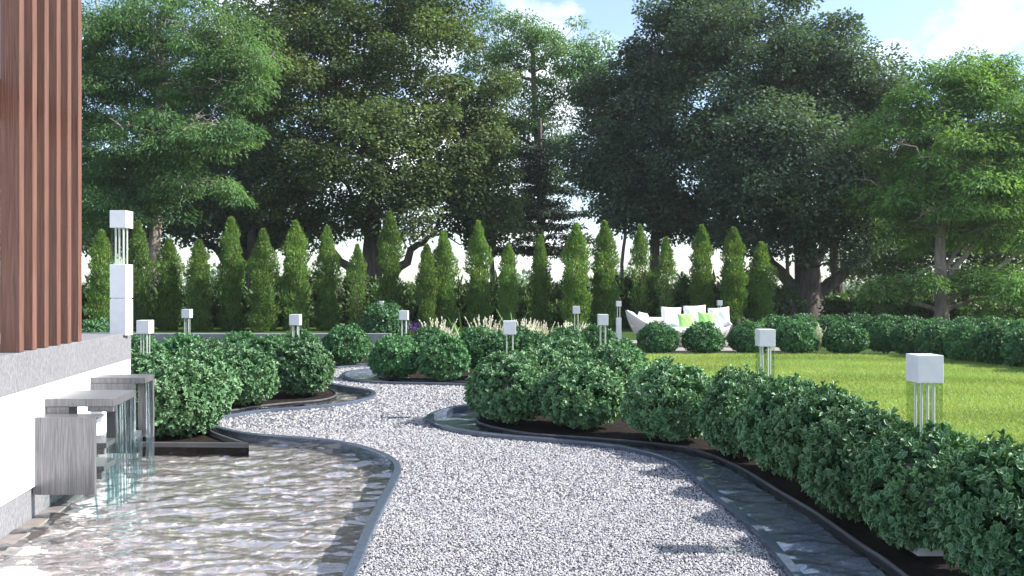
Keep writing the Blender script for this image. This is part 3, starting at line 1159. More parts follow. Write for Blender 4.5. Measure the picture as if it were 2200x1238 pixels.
for px, d, lab, s in [
    (385, 9.38, 'largest left shrub, in the corner planter at the pool edge', 1.04),
    (524, 11.9, 'ball shrub in the middle of the three along the left water strip', 1.0),
    (650, 13.0, 'rightmost ball shrub of the left bed, at the gravel bend', 1.0),
    (322, 10.55, 'shrub round the rods of the lamp closest to the wall', 1.0),
    (425, 11.0, 'shrub just behind the corner planter shrub', 1.0),
    (300, 14.4, 'shrub peeking past the end of the white wall', 1.0),
    (395, 15.4, 'shrub below the second left lamp, behind the front left shrubs', 1.0),
    (515, 16.0, 'shrub behind the middle left shrub, below the conifers', 1.0),
    (640, 16.6, 'shrub behind the left lamp at the gravel bend', 1.0),
    (455, 13.6, 'shrub in the second rank between the two left lamps', 1.0),
    (580, 14.2, 'shrub in the second rank left of the gravel bend lamp', 1.0),
    (745, 18.0, 'lone rounded shrub at the far gravel bend', 1.02),
    (826, 24.8, 'pale wide dome shrub under the tiny far lamp', 1.42),
    (182, 19.0, 'shrub seen over the terrace right beside the brown slats', 1.1),
    (232, 20.0, 'shrub seen over the terrace beside the wall lamp foot', 1.1),
]:
    x, y = xd(px, d)
    sh = shrub(x, y, lab, G_C, s, far=d > 13.9)
    sh.scale = (sh.scale.x * .95, sh.scale.y * .95, sh.scale.z * 1.02)
G_D = 'ball shrubs along the far lawn edge'
for px, d, lab in [
    (1412, 20.9, 'first ball shrub left in the row before the wicker sofa'),
    (1512, 20.9, 'ball shrub before the middle of the wicker sofa'),
    (1611, 21.0, 'ball shrub left of the mid lawn lamp top, before the agave'),
    (1712, 20.9, 'ball shrub right of the mid lawn lamp top'),
    (1815, 20.8, 'ball shrub right of the small pinkish feather grass'),
]:
    x, y = xd(px, d)
    shrub(x, y, lab, G_D, far=True, s=1.02)
G_E = 'clipped shrubs of the curved hedge right of the lawn'
row = [(1900, 21.2), (1955, 20.4), (2014, 19.5), (2075, 18.7), (2138, 17.9), (2204, 17.1), (2275, 16.2)]
row_lab = ['first hedge shrub where the curved lawn hedge starts', 'second hedge shrub from the start of the curve', 'third hedge shrub from the start of the curve',
           'hedge shrub straight above the largest white lamp', 'hedge shrub right above the largest white lamp', 'last whole hedge shrub at the right frame edge', 'hedge shrub cut by the right frame edge']
for (px, d), lab in zip(row, row_lab):
    x, y = xd(px, d)
    sh = shrub(x, y, lab, G_E, far=True, s=1.03)
    sh.scale = (sh.scale.x * .82, sh.scale.y * .82, sh.scale.z)
G_E2 = 'shrubs of the rear hedge rank'
rear_lab = ['rear hedge shrub at the left end, below the rightmost conifer', 'rear hedge shrub just left of the thick forked trunk', 'rear hedge shrub just right of the thick forked trunk',
            'rear hedge shrub before the bare dark trunk', 'rear hedge shrub midway from the forked trunk to the pale lime trunk', 'rear hedge shrub left of the pale lime tree trunk',
            'rear hedge shrub straight before the pale lime tree trunk', 'rear hedge shrub right of the pale lime tree trunk', 'rear hedge shrub below the low right boughs', 'rear hedge shrub at the right frame edge']
for k, px in enumerate(range(1668, 2240, 58)):
    d = 24.6 - max(0, (px - 1850)) * 0.011
    x, y = xd(px, d)
    shrub(x, y, rear_lab[k], G_E2, far=True, s=1.06)

# ------------------------------------------------------------------ columnar conifers
def thuja_mesh(name, h, rad, n, seed, sparse=False):
    global rng
    keep = rng
    rng = np.random.default_rng(seed)
    t = rng.uniform(0.0, 1.0, n)
    if sparse:
        k = (t > .62) | (rng.uniform(0, 1, n) < .30)
        t = t[k]
        n = len(t)
    az = rng.uniform(0, 2 * math.pi, n)
    prof = np.interp(t, [0, .08, .25, .42, .58, .70, .82, .92, 1.0], [.80, .95, .86, .80, .98, .88, .62, .32, .03])
    lump = 1 + .24 * np.sin(az * 2 + t * 13 + seed) + .15 * np.sin(az * 3 - t * 24 + 2 * seed) + .12 * np.sin(t * 45 + az)
    r = rad * prof * lump * np.power(rng.uniform(.10, 1.0, n), .5)
    z = t * h
    pos = np.column_stack([np.cos(az) * r, np.sin(az) * r, z])
    out = np.column_stack([np.cos(az), np.sin(az), np.zeros(n)])
    ax = out * .55 + np.array([0, 0, .9]) + rng.normal(0, .35, (n, 3))
    nor = unit(out + .7 * rand_dirs(n))
    rnd = np.clip(.25 + .55 * t * rng.uniform(.5, 1.2, n) + rng.normal(0, .18, n), 0, .93)  # tone darkens towards the foot, painting in the shade of the lower half
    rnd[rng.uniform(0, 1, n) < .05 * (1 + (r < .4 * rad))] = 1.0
    me = leaf_mesh(name, [leaves(LEAF_QUAD, pos, ax, nor, rng.uniform(.09, .19, n), rng.uniform(.035, .065, n), rnd)])
    rng = keep
    return me


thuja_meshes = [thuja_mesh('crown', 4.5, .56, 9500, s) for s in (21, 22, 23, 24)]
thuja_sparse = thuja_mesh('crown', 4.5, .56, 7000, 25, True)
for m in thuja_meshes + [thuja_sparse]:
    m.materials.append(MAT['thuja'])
tb = Tubes()
tb.add(crooked((0, 0, -.05), (0.02, 0, 4.2), 8, .006), np.linspace(.05, .01, 8), 6)
for k in range(26):
    z = random.uniform(.3, 3.8)
    a = random.uniform(0, 6.28)
    l = random.uniform(.2, .42)
    tb.add(crooked((0, 0, z), (math.cos(a) * l, math.sin(a) * l, z + l * 1.2), 4, .05), np.linspace(.014, .004, 4), 4)
thuja_trunk = tb.mesh('trunk')
thuja_trunk.materials.append(MAT['bark_red'])
G_T = 'columnar conifers in front of the tall trees'
thujas = [
    (218, 497, 0, 'first conifer column right of the brown slats'), (297, 478, 0, 'conifer column just right of the wall lamp'),
    (363, 515, 0, 'short conifer column between wall lamp and second left lamp'), (428, 518, 0, 'short conifer column above the second left lamp'),
    (497, 470, 0, 'tall conifer column right of the two short ones at the left'), (566, 495, 0, 'conifer column left of the gravel bend lamp'),
    (635, 478, 0, 'conifer column straight above the left lamp at the gravel bend'), (703, 490, 0, 'conifer column right of the gravel bend lamp'),
    (768, 527, 1, 'small faint conifer column left of the tallest one'), (838, 458, 0, 'tallest conifer column, above the tiny far lamp'),
    (917, 527, 0, 'lower conifer of the close pair above the island lamp'), (953, 500, 0, 'higher conifer of the close pair above the feather grass'),
    (1028, 478, 0, 'broad tall conifer column with reddish trunk showing, near the middle'), (1092, 525, 0, 'conifer column straight above the channel tip lamp'),
    (1161, 507, 0, 'slim conifer column with bright sky on both sides'), (1238, 483, 0, 'conifer column above the lamp ringed by feather grass'),
    (1299, 478, 0, 'conifer column left of the thin dark trunk by the sofa'), (1375, 487, 1, 'thin conifer column with bare lower half above the sofa arm'),
    (1431, 513, 1, 'smallest conifer column, see-through, above the left sofa cushions'), (1508, 487, 0, 'conifer column above the middle sofa cushion'),
    (1576, 492, 0, 'second conifer column from the right end'), (1636, 523, 0, 'rightmost conifer column, bright green beside the big forked trunk'),
]
for i, (px, ty, sp, lab) in enumerate(thujas):
    d = 32.5 + (i * 7 % 5) * .35
    x, y = xd(px, d)
    top = EYE + (CY - ty) * d / FOC
    o = empty('conifer', (x, y, -0.02), rz=i * 1.7)
    sw = random.uniform(.76, .98) * (0.78 if sp else 1) * (0.8 if px in (1161, 917, 1092) else 1)
    o.scale = (sw, sw, top / 4.5)
    tag(o, lab, 'conifer', G_T)
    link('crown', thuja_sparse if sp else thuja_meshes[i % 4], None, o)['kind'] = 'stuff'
    link('trunk', thuja_trunk, None, o)

# ------------------------------------------------------------------ tall trees
def tree(name, label, cat, base, trunk_pts, trunk_r, lobes, n_clumps, clump_r, per, L, W, leaf_mat, bark_mat, flat=.6, airy=False, droop=.3, seed=0, bare=0, forks=None, group=None, sides=9):
    """base (x, y); trunk_pts relative to base; lobes = [(cx, cy, cz, rx, ry, rz, weight)] relative to base."""
    global rng
    keep = rng
    rng = np.random.default_rng(seed)
    o = empty(name, (base[0], base[1], -0.05))
    tag(o, label, cat, group)
    tb = Tubes()
    tp = np.array(trunk_pts, float)
    tp = smooth3(tp, 10)
    rr = np.interp(np.linspace(0, 1, len(tp)), [0, .06, .2, 1], [trunk_r * 1.5, trunk_r * 1.12, trunk_r, trunk_r * .45])
    tb.add(tp, rr, sides)
    wts = np.array([l[6] for l in lobes], float)
    wts /= wts.sum()
    idx = rng.choice(len(lobes), n_clumps, p=wts)
    LB = np.array([l[:6] for l in lobes], float)
    dirs = rand_dirs(n_clumps)
    rad = np.power(rng.uniform(0.03 if not airy else .02, 1, n_clumps), .38 if not airy else .5)
    C = LB[idx, :3] + dirs * LB[idx, 3:6] * rad[:, None]
    C = C[C[:, 2] > 0.6]
    n_clumps = len(C)
    # limbs from the trunk to each lobe, then branches to the clumps
    nodes, nrad = [p for p in tp[len(tp) // 3:]], [r for r in rr[len(tp) // 3:]]
    for (p0f, end, r0) in (forks or []):
        st = tp[int(p0f * (len(tp) - 1))]
        pl = crooked(st, end, 9, .035, .06)
        ra = np.linspace(r0, r0 * .35, 9)
        tb.add(pl, ra, 7)
        nodes += list(pl[2:]); nrad += list(ra[2:])
    for l in lobes:
        k = np.argmin([np.linalg.norm(np.array(q) - np.array(l[:3])) + 2.0 * max(0, q[2] - l[2]) for q in nodes])
        st, r0 = np.array(nodes[k]), nrad[k] * .7
        pl = crooked(st, np.array(l[:3]), 9, .05, .05)
        ra = np.linspace(r0, max(r0 * .25, .03), 9)
        tb.add(pl, ra, 6)
        nodes += list(pl[2:]); nrad += list(ra[2:])
    N = np.array(nodes)
    NR = np.array(nrad)
    for c in C:
        dd = np.linalg.norm(N - c, axis=1) + np.maximum(0, N[:, 2] - c[2]) * .6
        k = int(np.argmin(dd))
        r0 = min(NR[k] * .55, .09)
        pl = crooked(N[k], c, 6, .07 if not airy else .10, .06)
        tb.add(pl, np.linspace(max(r0, .025), .012, 6), 4)
    for k in range(bare):
        c = C[rng.integers(n_clumps)]
        e = c + rand_dirs(1)[0] * np.array([1, 1, .5]) * clump_r * 1.8
        pl = crooked(c, e, 7, .12)
        tb.add(pl, np.linspace(.045, .012, 7), 4)
        for q in range(3):
            s = pl[rng.integers(2, 6)]
            tb.add(crooked(s, s + rand_dirs(1)[0] * clump_r * .7, 5, .12), np.linspace(.022, .008, 5), 3)
    link('trunk', tb.mesh('trunk'), bark_mat, o)
    m = n_clumps
    cr = clump_r * rng.uniform(.6, 1.25, m)
    P = np.repeat(C, per, 0)
    n = len(P)
    d = rand_dirs(n)
    rfac = np.power(rng.uniform(.05, 1, n), .42)
    sc = np.repeat(cr, per)[:, None] * np.array([1, 1, flat])[None]
    off = d * sc * rfac[:, None]
    if airy:   # sprays hang down towards their rim
        hr = np.linalg.norm(off[:, :2], axis=1) / np.repeat(cr, per)
        off[:, 2] -= droop * np.repeat(cr, per) * hr ** 2
    pos = P + off
    ax = unit(d * np.array([1, 1, .4]) + np.array([0, 0, -droop]) + .6 * rand_dirs(n))
    nor = unit(np.array([0, 0, .8]) + .5 * d + .75 * rand_dirs(n))
    tone = np.repeat(rng.uniform(.0, .75, m), per)
    rn = np.clip(tone + .2 * rng.normal(size=n) + .12, 0, 1)
    k = pos[:, 2] > .25
    me = leaf_mesh('crown', [leaves(LEAF_QUAD, pos[k], ax[k], nor[k], L * rng.uniform(.65, 1.2, k.sum()), W * rng.uniform(.7, 1.15, k.sum()), rn[k])])
    link('crown', me, leaf_mat, o)['kind'] = 'stuff'
    rng = keep
    return o


def smooth3(P, n):
    P = np.asarray(P, float)
    t = np.linspace(0, len(P) - 1, n)
    i = np.arange(len(P))
    return np.column_stack([np.interp(t, i, P[:, k]) for k in range(3)])


def zof(py, d):
    return EYE + (CY - py) * d / FOC


def lobe(px, py, rx, ry, d, base, dd=0.0, w=None, depth=None):
    """Lobe given by the photo's pixel centre and half sizes at distance d+dd."""
    D = d + dd
    x, y = xd(px, D)
    RX, RZ = rx * D / FOC, ry * D / FOC
    RY = depth if depth else (RX + RZ) * .45
    return (x - base[0], y - base[1], zof(py, D), RX, RY, RZ, w if w else RX * RZ)


# dark olive broadleaf, left of the middle
d = 44.0
b = xd(792, d)
tree('broadleaf_tree', 'wide dense olive green tree left of the middle, behind the tallest conifer', 'tree', b,
     [(0, 0, 0), (.15, 0, 1.6), (.1, 0, 3.2), (.3, .2, 6), (.6, 0, 10)], .62,
     [lobe(690, 170, 150, 160, d, b, -1), lobe(860, 120, 170, 140, d, b), lobe(970, 290, 130, 150, d, b, -1), lobe(780, 330, 170, 130, d, b, -3.5), lobe(640, 400, 110, 90, d, b, -1),
      lobe(1000, 420, 90, 85, d, b, -1), lobe(880, 440, 110, 70, d, b, -3), lobe(760, 455, 110, 50, d, b, -1), lobe(800, -30, 160, 80, d, b, 1), lobe(620, 40, 120, 110, d, b, 2), lobe(930, 30, 110, 80, d, b), lobe(1055, 450, 70, 85, d, b), lobe(1040, 260, 70, 110, d, b, .5)],
     430, 1.2, 330, .20, .15, MAT['dense_olive'], MAT['bark_dark'], seed=101, bare=6,
     forks=[(.22, (-2.6, -.5, 4.6), .36), (.24, (3.2, -.6, 4.4), .34), (.3, (1.6, .8, 6.5), .3), (.34, (-1.2, .9, 7.2), .28)])

# dark blue-green broadleaf pair, right of the middle
d = 42.5
b = xd(1736, d)
tree('broadleaf_tree', 'huge blue green tree with a thick forked trunk right of the sofa', 'tree', b,
     [(0, 0, 0), (-.05, 0, 1.2), (.0, 0, 2.6), (-.3, .3, 6), (-.8, .4, 10)], .78,
     [lobe(1640, 110, 180, 140, d, b), lobe(1780, 210, 140, 150, d, b), lobe(1700, 360, 190, 120, d, b, -3.5), lobe(1840, 380, 110, 110, d, b, -1), lobe(1600, 300, 140, 130, d, b, -2),
      lobe(1740, 500, 170, 60, d, b, -2), lobe(1880, 200, 70, 80, d, b, 1), lobe(1600, 470, 90, 60, d, b, -1)],
     420, 1.2, 330, .195, .145, MAT['dense_blue'], MAT['bark_dark'], seed=102, bare=6,
     forks=[(.2, (-3.0, -.8, 4.3), .42), (.22, (3.3, -.8, 4.2), .40), (.25, (-1.4, -.4, 5.4), .36), (.28, (1.2, .5, 5.6), .34)], sides=12)
d = 45.0
b = xd(1404, d)
tree('broadleaf_tree', 'dark blue green tree with a straight brown trunk behind the wicker sofa', 'tree', b,
     [(0, 0, 0), (.05, 0, 2.5), (.1, 0, 5.0), (.3, .2, 8), (.6, 0, 12)], .30,
     [lobe(1470, 90, 110, 110, d, b), lobe(1360, 240, 110, 120, d, b, -1), lobe(1480, 330, 150, 130, d, b, -2.5), lobe(1330, 400, 110, 100, d, b, -1), lobe(1420, 460, 120, 50, d, b, -1),
      lobe(1530, 30, 110, 100, d, b, 1), lobe(1300, 310, 90, 110, d, b, -1), lobe(1410, 150, 90, 90, d, b, 0), lobe(1500, 470, 90, 45, d, b)],
     310, 1.2, 330, .20, .15, MAT['dense_blue'], MAT['bark_dark'], seed=103, bare=3)

# airy light green tree at the left with pale branches
d = 38.0
b = xd(330, d)
tree('airy_tree', 'light green airy tree with pale crooked branches at the left beside the slats', 'tree', b,
     [(0, 0, 0), (-.1, 0, 2.5), (.2, 0, 5.5), (.1, .2, 9), (.5, 0, 13)], .30,
     [lobe(300, 60, 150, 110, d, b), lobe(440, 110, 130, 130, d, b, -1), lobe(230, 210, 90, 110, d, b), lobe(400, 290, 170, 80, d, b, -2), lobe(260, 350, 110, 90, d, b, -1), lobe(480, 270, 110, 60, d, b, -3),
      lobe(250, 450, 100, 60, d, b, -2), lobe(400, 400, 120, 60, d, b, -2), lobe(140, 300, 80, 240, d, b, 1), lobe(210, 110, 80, 110, d, b, .5), lobe(310, 180, 110, 80, d, b, 1), lobe(520, 150, 80, 110, d, b, -1)],
     360, 1.0, 280, .21, .07, MAT['airy_green'], MAT['bark_pale'], flat=.38, airy=True, droop=.5, seed=104, bare=34)
# darker tree behind it, filling the lower left
d = 47.0
b = xd(520, d)
tree('broadleaf_tree', 'dark tree in deep shade behind the light green tree at the left', 'tree', b,
     [(0, 0, 0), (.1, 0, 2.5), (.0, 0, 5.0), (.3, .2, 8), (.6, 0, 11)], .45,
     [lobe(560, 380, 110, 130, d, b), lobe(430, 420, 130, 100, d, b, -1), lobe(290, 420, 140, 80, d, b), lobe(560, 190, 90, 150, d, b, 1), lobe(180, 430, 110, 90, d, b), lobe(480, 490, 140, 40, d, b, -1),
      lobe(640, 480, 90, 45, d, b, -1), lobe(250, 500, 110, 35, d, b, -1), lobe(450, 250, 130, 130, d, b, 1)],
     280, 1.3, 260, .24, .16, MAT['dense_blue'], MAT['bark_dark'], seed=105, bare=4, forks=[(.25, (-3.0, 0, 4.6), .3), (.28, (2.5, 0, 4.8), .28)])
d = 40.0
b = xd(-60, d)
tree('broadleaf_tree', 'dark tree seen only at the far left edge past the brown slats', 'tree', b,
     [(0, 0, 0), (.1, 0, 2.5), (.0, 0, 5.0), (.3, .2, 8)], .35,
     [lobe(-60, 330, 110, 130, d, b), lobe(-20, 470, 120, 90, d, b)], 70, 1.3, 180, .22, .13, MAT['dense_blue'], MAT['bark_dark'], seed=106)

# pale airy tree in the middle background
d = 56.0
b = xd(1160, d)
tree('airy_tree', 'pale airy tree with sky showing through between the two dark crowns', 'tree', b,
     [(0, 0, 0), (0, 0, 4), (.1, 0, 9), (-.3, .2, 13), (-.5, 0, 18)], .34,
     [lobe(1110, 80, 100, 80, d, b), lobe(1200, 110, 110, 70, d, b, -1), lobe(1080, 170, 70, 90, d, b), lobe(1230, 200, 90, 70, d, b, 1), lobe(1140, 250, 100, 70, d, b), lobe(1270, 130, 60, 50, d, b), lobe(1030, 110, 60, 70, d, b), lobe(1290, 210, 60, 70, d, b), lobe(1180, 330, 120, 60, d, b), lobe(1060, 300, 60, 80, d, b)],
     230, 1.1, 170, .27, .10, MAT['airy_green'], MAT['bark_pale'], flat=.4, airy=True, droop=.5, seed=107, bare=14)
# layered conifer below it
d = 50.0
b = xd(1160, d)
lay = []
for k, py in enumerate(range(300, 540, 26)):
    lay.append(lobe(1160 + (-1) ** k * 18, py, 54 + k * 8, 8, d, b, 0, 1 + k * .25, depth=2.0 + .1 * k))
tree('spruce', 'dark layered conifer with sky between its boughs in the central gap', 'tree', b,
     [(0, 0, 0), (0, 0, 4), (.05, 0, 8), (0, 0, 12)], .22, lay, 210, .8, 110, .26, .09, MAT['needle_dark'], MAT['bark_dark'], flat=.25, airy=True, droop=.35, seed=108)

# lime airy tree at the right with long pale boughs
d = 35.0
b = xd(2022, d)
tree('airy_tree', 'lime green airy tree with long pale boughs at the right edge', 'tree', b,
     [(0, 0, 0), (0, 0, 1.6), (-.05, 0, 3.6), (.1, .2, 7), (.4, 0, 10.5)], .27,
     [lobe(2060, 190, 130, 80, d, b), lobe(2170, 270, 120, 110, d, b, -1), lobe(1960, 280, 100, 100, d, b), lobe(2060, 370, 140, 90, d, b, -2), lobe(2190, 430, 110, 100, d, b, -1), lobe(1930, 420, 90, 80, d, b, 1),
      lobe(1950, 600, 70, 30, d, b, -1.5), lobe(2150, 610, 110, 40, d, b, -2), lobe(2040, 490, 120, 60, d, b, 1), lobe(2160, 690, 110, 25, d, b, -1.5), lobe(1900, 640, 60, 25, d, b, 1), lobe(2120, 160, 70, 60, d, b, 1)],
     340, .95, 280, .21, .07, MAT['airy_lime'], MAT['bark_pale'], flat=.38, airy=True, droop=.45, seed=109, bare=40,
     forks=[(.22, (3.6, -1.0, 3.6), .13), (.30, (4.4, -.5, 5.6), .13), (.16, (-3.4, -.4, 1.6), .12), (.40, (3.6, .4, 7.4), .11), (.14, (3.2, -1, 1.2), .11)])
d = 50.0
b = xd(2120, d)
tree('broadleaf_tree', 'dark tree filling the background behind the lime green tree at the right', 'tree', b,
     [(0, 0, 0), (.1, 0, 2.5), (.0, 0, 5.0), (.3, .2, 8)], .45,
     [lobe(2000, 500, 130, 110, d, b), lobe(2160, 520, 110, 120, d, b), lobe(1900, 560, 90, 60, d, b), lobe(2100, 640, 150, 50, d, b), lobe(2050, 340, 130, 90, d, b), lobe(2200, 380, 90, 90, d, b)],
     230, 1.3, 240, .24, .16, MAT['dense_olive'], MAT['bark_dark'], seed=110)

# ------------------------------------------------------------------ slender trunks and understory
for px, d, r, lab in [(1336, 43, .11, 'thin straight dark trunk left of the wicker sofa'), (1805, 46, .32, 'bare dark trunk right of the thick forked trunk'),
                      (1700, 48, .13, 'thin dark trunk just left of the thick forked trunk'), (545, 45, .3, 'dark leaning trunk behind the left conifer columns'),
                      (1068, 46, .17, 'thin dark trunk above the channel tip lamp')]:
    x, y = xd(px, d)
    o = empty('slender_tree', (x, y, -.05))
    tag(o, lab, 'tree')
    tb = Tubes()
    hh = zof(455, d)
    tb.add(crooked((0, 0, 0), (random.uniform(-.3, .3), 0, hh), 9, .012), np.interp(np.linspace(0, 1, 9), [0, .1, 1], [r * 1.3, r, r * .7]), 8)
    link('trunk', tb.mesh('trunk'), MAT['bark_dark'], o)
    m = 1200
    P = rand_dirs(m) * np.power(rng.uniform(.1, 1, m), .4)[:, None] * np.array([1.6, 1.4, 1.1]) + np.array([0, 0, hh])
    link('crown', leaf_mesh('crown', [leaves(LEAF_QUAD, P, rand_dirs(m), rand_dirs(m), .22, .13, rng.uniform(0, 1, m))]), MAT['dense_blue'], o)['kind'] = 'stuff'


def bush_mesh(seed, n=2600, L=.20, W=.075):
    r = np.random.default_rng(seed)
    global rng
    keep = rng
    rng = r
    nb = 46
    C = np.column_stack([r.normal(0, .48, nb), r.normal(0, .4, nb), r.beta(1.3, 1.6, nb)])
    idx = r.integers(0, nb, n)
    pos = C[idx] + rand_dirs(n) * np.array([.20, .20, .13]) * np.power(r.uniform(0, 1, (n, 1)), .5)
    pos = pos[pos[:, 2] > 0]
    n = len(pos)
    ax = unit(rand_dirs(n) + np.array([0, 0, -.25]))
    me = leaf_mesh('foliage', [leaves(LEAF_QUAD, pos * np.array([1, 1, 1]), ax, rand_dirs(n), L * r.uniform(.6, 1.1, n), W * r.uniform(.7, 1.1, n), np.clip(r.normal(.45, .25, n), 0, 1))])
    rng = keep
    return me


bush_meshes = [bush_mesh(s) for s in (31, 32, 33)]
for m in bush_meshes:
    m.materials.append(MAT['understory'])
tb = Tubes()
for k in range(14):
    a = random.uniform(0, 6.28)
    e = (math.cos(a) * random.uniform(.1, .6), math.sin(a) * random.uniform(.1, .5), random.uniform(.5, 1.0))
    tb.add(crooked((0, 0, -.02), e, 6, .05), np.linspace(.022, .005, 6), 4)
bush_stem = tb.mesh('stem')
bush_stem.materials.append(MAT['bark_dark'])
G_U = 'loose dark bushes behind the conifer columns'
spots = []
for k, (tpx, _, _, tlab) in enumerate(thujas):
    nxt = thujas[k + 1][0] if k + 1 < len(thujas) else tpx + 60
    spots.append((tpx + random.uniform(-9, 9), 'bush behind the ' + tlab))
    spots.append(((tpx + nxt) / 2 + random.uniform(-9, 9), 'bush right of the ' + tlab))
spots.append((168, 'bush against the brown slats, left of all conifers'))
spots += [(1812, 'bush at the bare dark trunk right of the thick forked trunk'), (1868, 'bush midway between the thick forked trunk and the pale lime tree trunk'),
          (1925, 'bush left of the pale lime tree trunk, a step away from it'), (1978, 'bush touching the left side of the pale lime tree trunk'),
          (2050, 'bush touching the right side of the pale lime tree trunk'), (2105, 'second bush right of the pale lime tree trunk'), (2160, 'bush under the low boughs at the right frame edge'),
          (2222, 'bush cut off by the right frame edge behind the hedge')]
for i, (px, lab) in enumerate(spots):
    d = random.uniform(35.5, 40)
    x, y = xd(px, d)
    o = empty('understory_bush', (x, y, -.05), rz=random.uniform(0, 6.28))
    s = random.uniform(.95, 1.3)
    o.scale = (s * 1.2, s * 1.1, random.uniform(1.3, 2.5) if px < 1700 else random.uniform(1.0, 1.7))
    tag(o, lab, 'bush', G_U)
    link('foliage', bush_meshes[i % 3], None, o)['kind'] = 'stuff'
    link('stem', bush_stem, None, o)

# far wood beyond the park
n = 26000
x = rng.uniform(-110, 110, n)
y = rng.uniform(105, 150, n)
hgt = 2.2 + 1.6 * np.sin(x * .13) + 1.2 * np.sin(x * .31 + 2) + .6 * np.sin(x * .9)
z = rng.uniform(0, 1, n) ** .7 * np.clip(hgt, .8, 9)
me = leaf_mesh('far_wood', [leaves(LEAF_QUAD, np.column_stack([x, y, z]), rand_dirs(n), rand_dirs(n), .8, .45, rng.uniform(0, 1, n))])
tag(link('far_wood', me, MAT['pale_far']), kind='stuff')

# low concrete edging wall behind the left shrubs
w0, w1 = xd(250, 23.2), xd(838, 23.2)
lw = box_obj('low_wall', (w0[0], w1[0], 23.2, 23.5, -0.2, 0.42), MAT['concrete'], None, 0.01)
tag(lw, 'low grey concrete wall behind the left shrubs', 'wall')

# ------------------------------------------------------------------ feather grass, flowers, agave, flax
def plume_meshes(seed):
    r = np.random.default_rng(seed)
    P, A, N, Ls, Ws = [], [], [], [], []
    bl = Tubes()
    for k in range(34):
        a = r.uniform(0, 6.28)
        lean = r.uniform(.05, .42)
        h = r.uniform(.62, .95)
        base = np.array([r.uniform(-.08, .08), r.uniform(-.08, .08), 0])
        e = base + np.array([math.cos(a) * lean, math.sin(a) * lean, h])
        pl = crooked(base, e, 5, .01, .0)
        bl.add(pl, np.linspace(.005, .003, 5), 3)
        for q in range(16):
            t = .50 + .50 * q / 15
            p = base + (e - base) * t
            P.append(p); A.append((e - base) + r.normal(0, .16, 3)); N.append(r.normal(size=3)); Ls.append(.085 * (1.15 - .5 * (t - .5) * 2)); Ws.append(.034)
    for k in range(60):
        a = r.uniform(0, 6.28)
        e = np.array([math.cos(a) * r.uniform(.15, .45), math.sin(a) * r.uniform(.15, .45), r.uniform(.25, .5)])
        bl.add(crooked((0, 0, 0), e, 5, .02, .12), np.linspace(.006, .002, 5), 3)
    n = len(P)
    pm = leaf_mesh('plumes', [leaves(LEAF_QUAD, np.array(P), np.array(A), np.array(N), np.array(Ls), np.array(Ws), r.uniform(.3, 1, n))])
    return pm, bl.mesh('blades')


blade_mat = simple('straw_green_blades', (.16, .20, .07), .7)
pm, bmk = plume_meshes(41)
pm.materials.append(MAT['plume'])
bmk.materials.append(blade_mat)
G_P = 'tufts of pale feather grass'
for i, (px, d, s, lab) in enumerate([
    (937, 19.8, 1.15, 'leftmost large tuft of cream feather grass above the island shrubs'), (962, 21.2, .8, 'small tuft of feather grass right of the leftmost large one'),
    (1043, 20.0, 1.2, 'large cream feather grass left of the channel tip lamp'), (1068, 21.6, .9, 'small feather grass tuft touching the channel tip lamp'),
    (1130, 21.6, 1.05, 'feather grass just right of the channel tip lamp'), (1162, 22.0, .95, 'feather grass between the channel tip lamp and the ringed lamp'),
    (1222, 20.6, 1.0, 'feather grass left of the ringed lamp rods'), (1256, 20.4, .95, 'feather grass right of the ringed lamp rods'),
    (1757, 22.0, .8, 'small pinkish feather grass between two lawn edge shrubs')]):
    x, y = xd(px, d)
    o = tag(empty('feather_grass', (x, y, 0.02), rz=i * 1.3), lab, 'grass', G_P)
    o.scale = (s * .92, s * .92, s * .88)
    link('plumes', pm, None, o)['kind'] = 'stuff'
    link('blades', bmk, None, o)['kind'] = 'stuff'

for px, d, lab in [(886, 24.0, 'purple flowers beside the leftmost feather grass'), (1712, 27.0, 'purple flowers at the foot of the thick forked trunk')]:
    x, y = xd(px, d)
    o = tag(empty('flower_clump', (x, y, 0)), lab, 'flowers')
    m = 260
    pos = np.column_stack([rng.normal(0, .16, m), rng.normal(0, .14, m), .45 + np.abs(rng.normal(0, .12, m))])
    link('blossoms', leaf_mesh('blossoms', [leaves(LEAF_QUAD, pos, rand_dirs(m), rand_dirs(m), .05, .04, rng.uniform(0, 1, m))]), MAT['purple'], o)['kind'] = 'stuff'
    m = 300
    pos = np.column_stack([rng.normal(0, .18, m), rng.normal(0, .15, m), rng.uniform(0, .5, m)])
    link('foliage', leaf_mesh('foliage', [leaves(LEAF_QUAD, pos, rand_dirs(m) + np.array([0, 0, .8]), rand_dirs(m), .10, .03, rng.uniform(0, 1, m))]), MAT['understory'], o)['kind'] = 'stuff'


def blade_leaf(L, W, arch, fold=.18, segs=6):
    """One long arching leaf rising from the origin along +X."""
    V, F, E = [], [], []
    for i in range(segs + 1):
        t = i / segs
        w = W * math.sin(math.pi * (0.12 + .88 * t) ** .8) if i < segs else 0.0
        x = L * (t * math.cos(arch * .3) - .12 * arch * t * t)
        z = L * (t * (1 - .55 * arch * t))
        for s, e in ((-1, 1), (0, 0), (1, 1)):
            V.append((x * .6, s * w * .5, z + abs(s) * w * fold))
            E.append(e)
    for i in range(segs):
        for c in (0, 1):
            a = i * 3 + c
            F += [(a, a + 1, a + 4), (a, a + 4, a + 3)]
    return np.array(V), np.array(F), np.array(E, float)


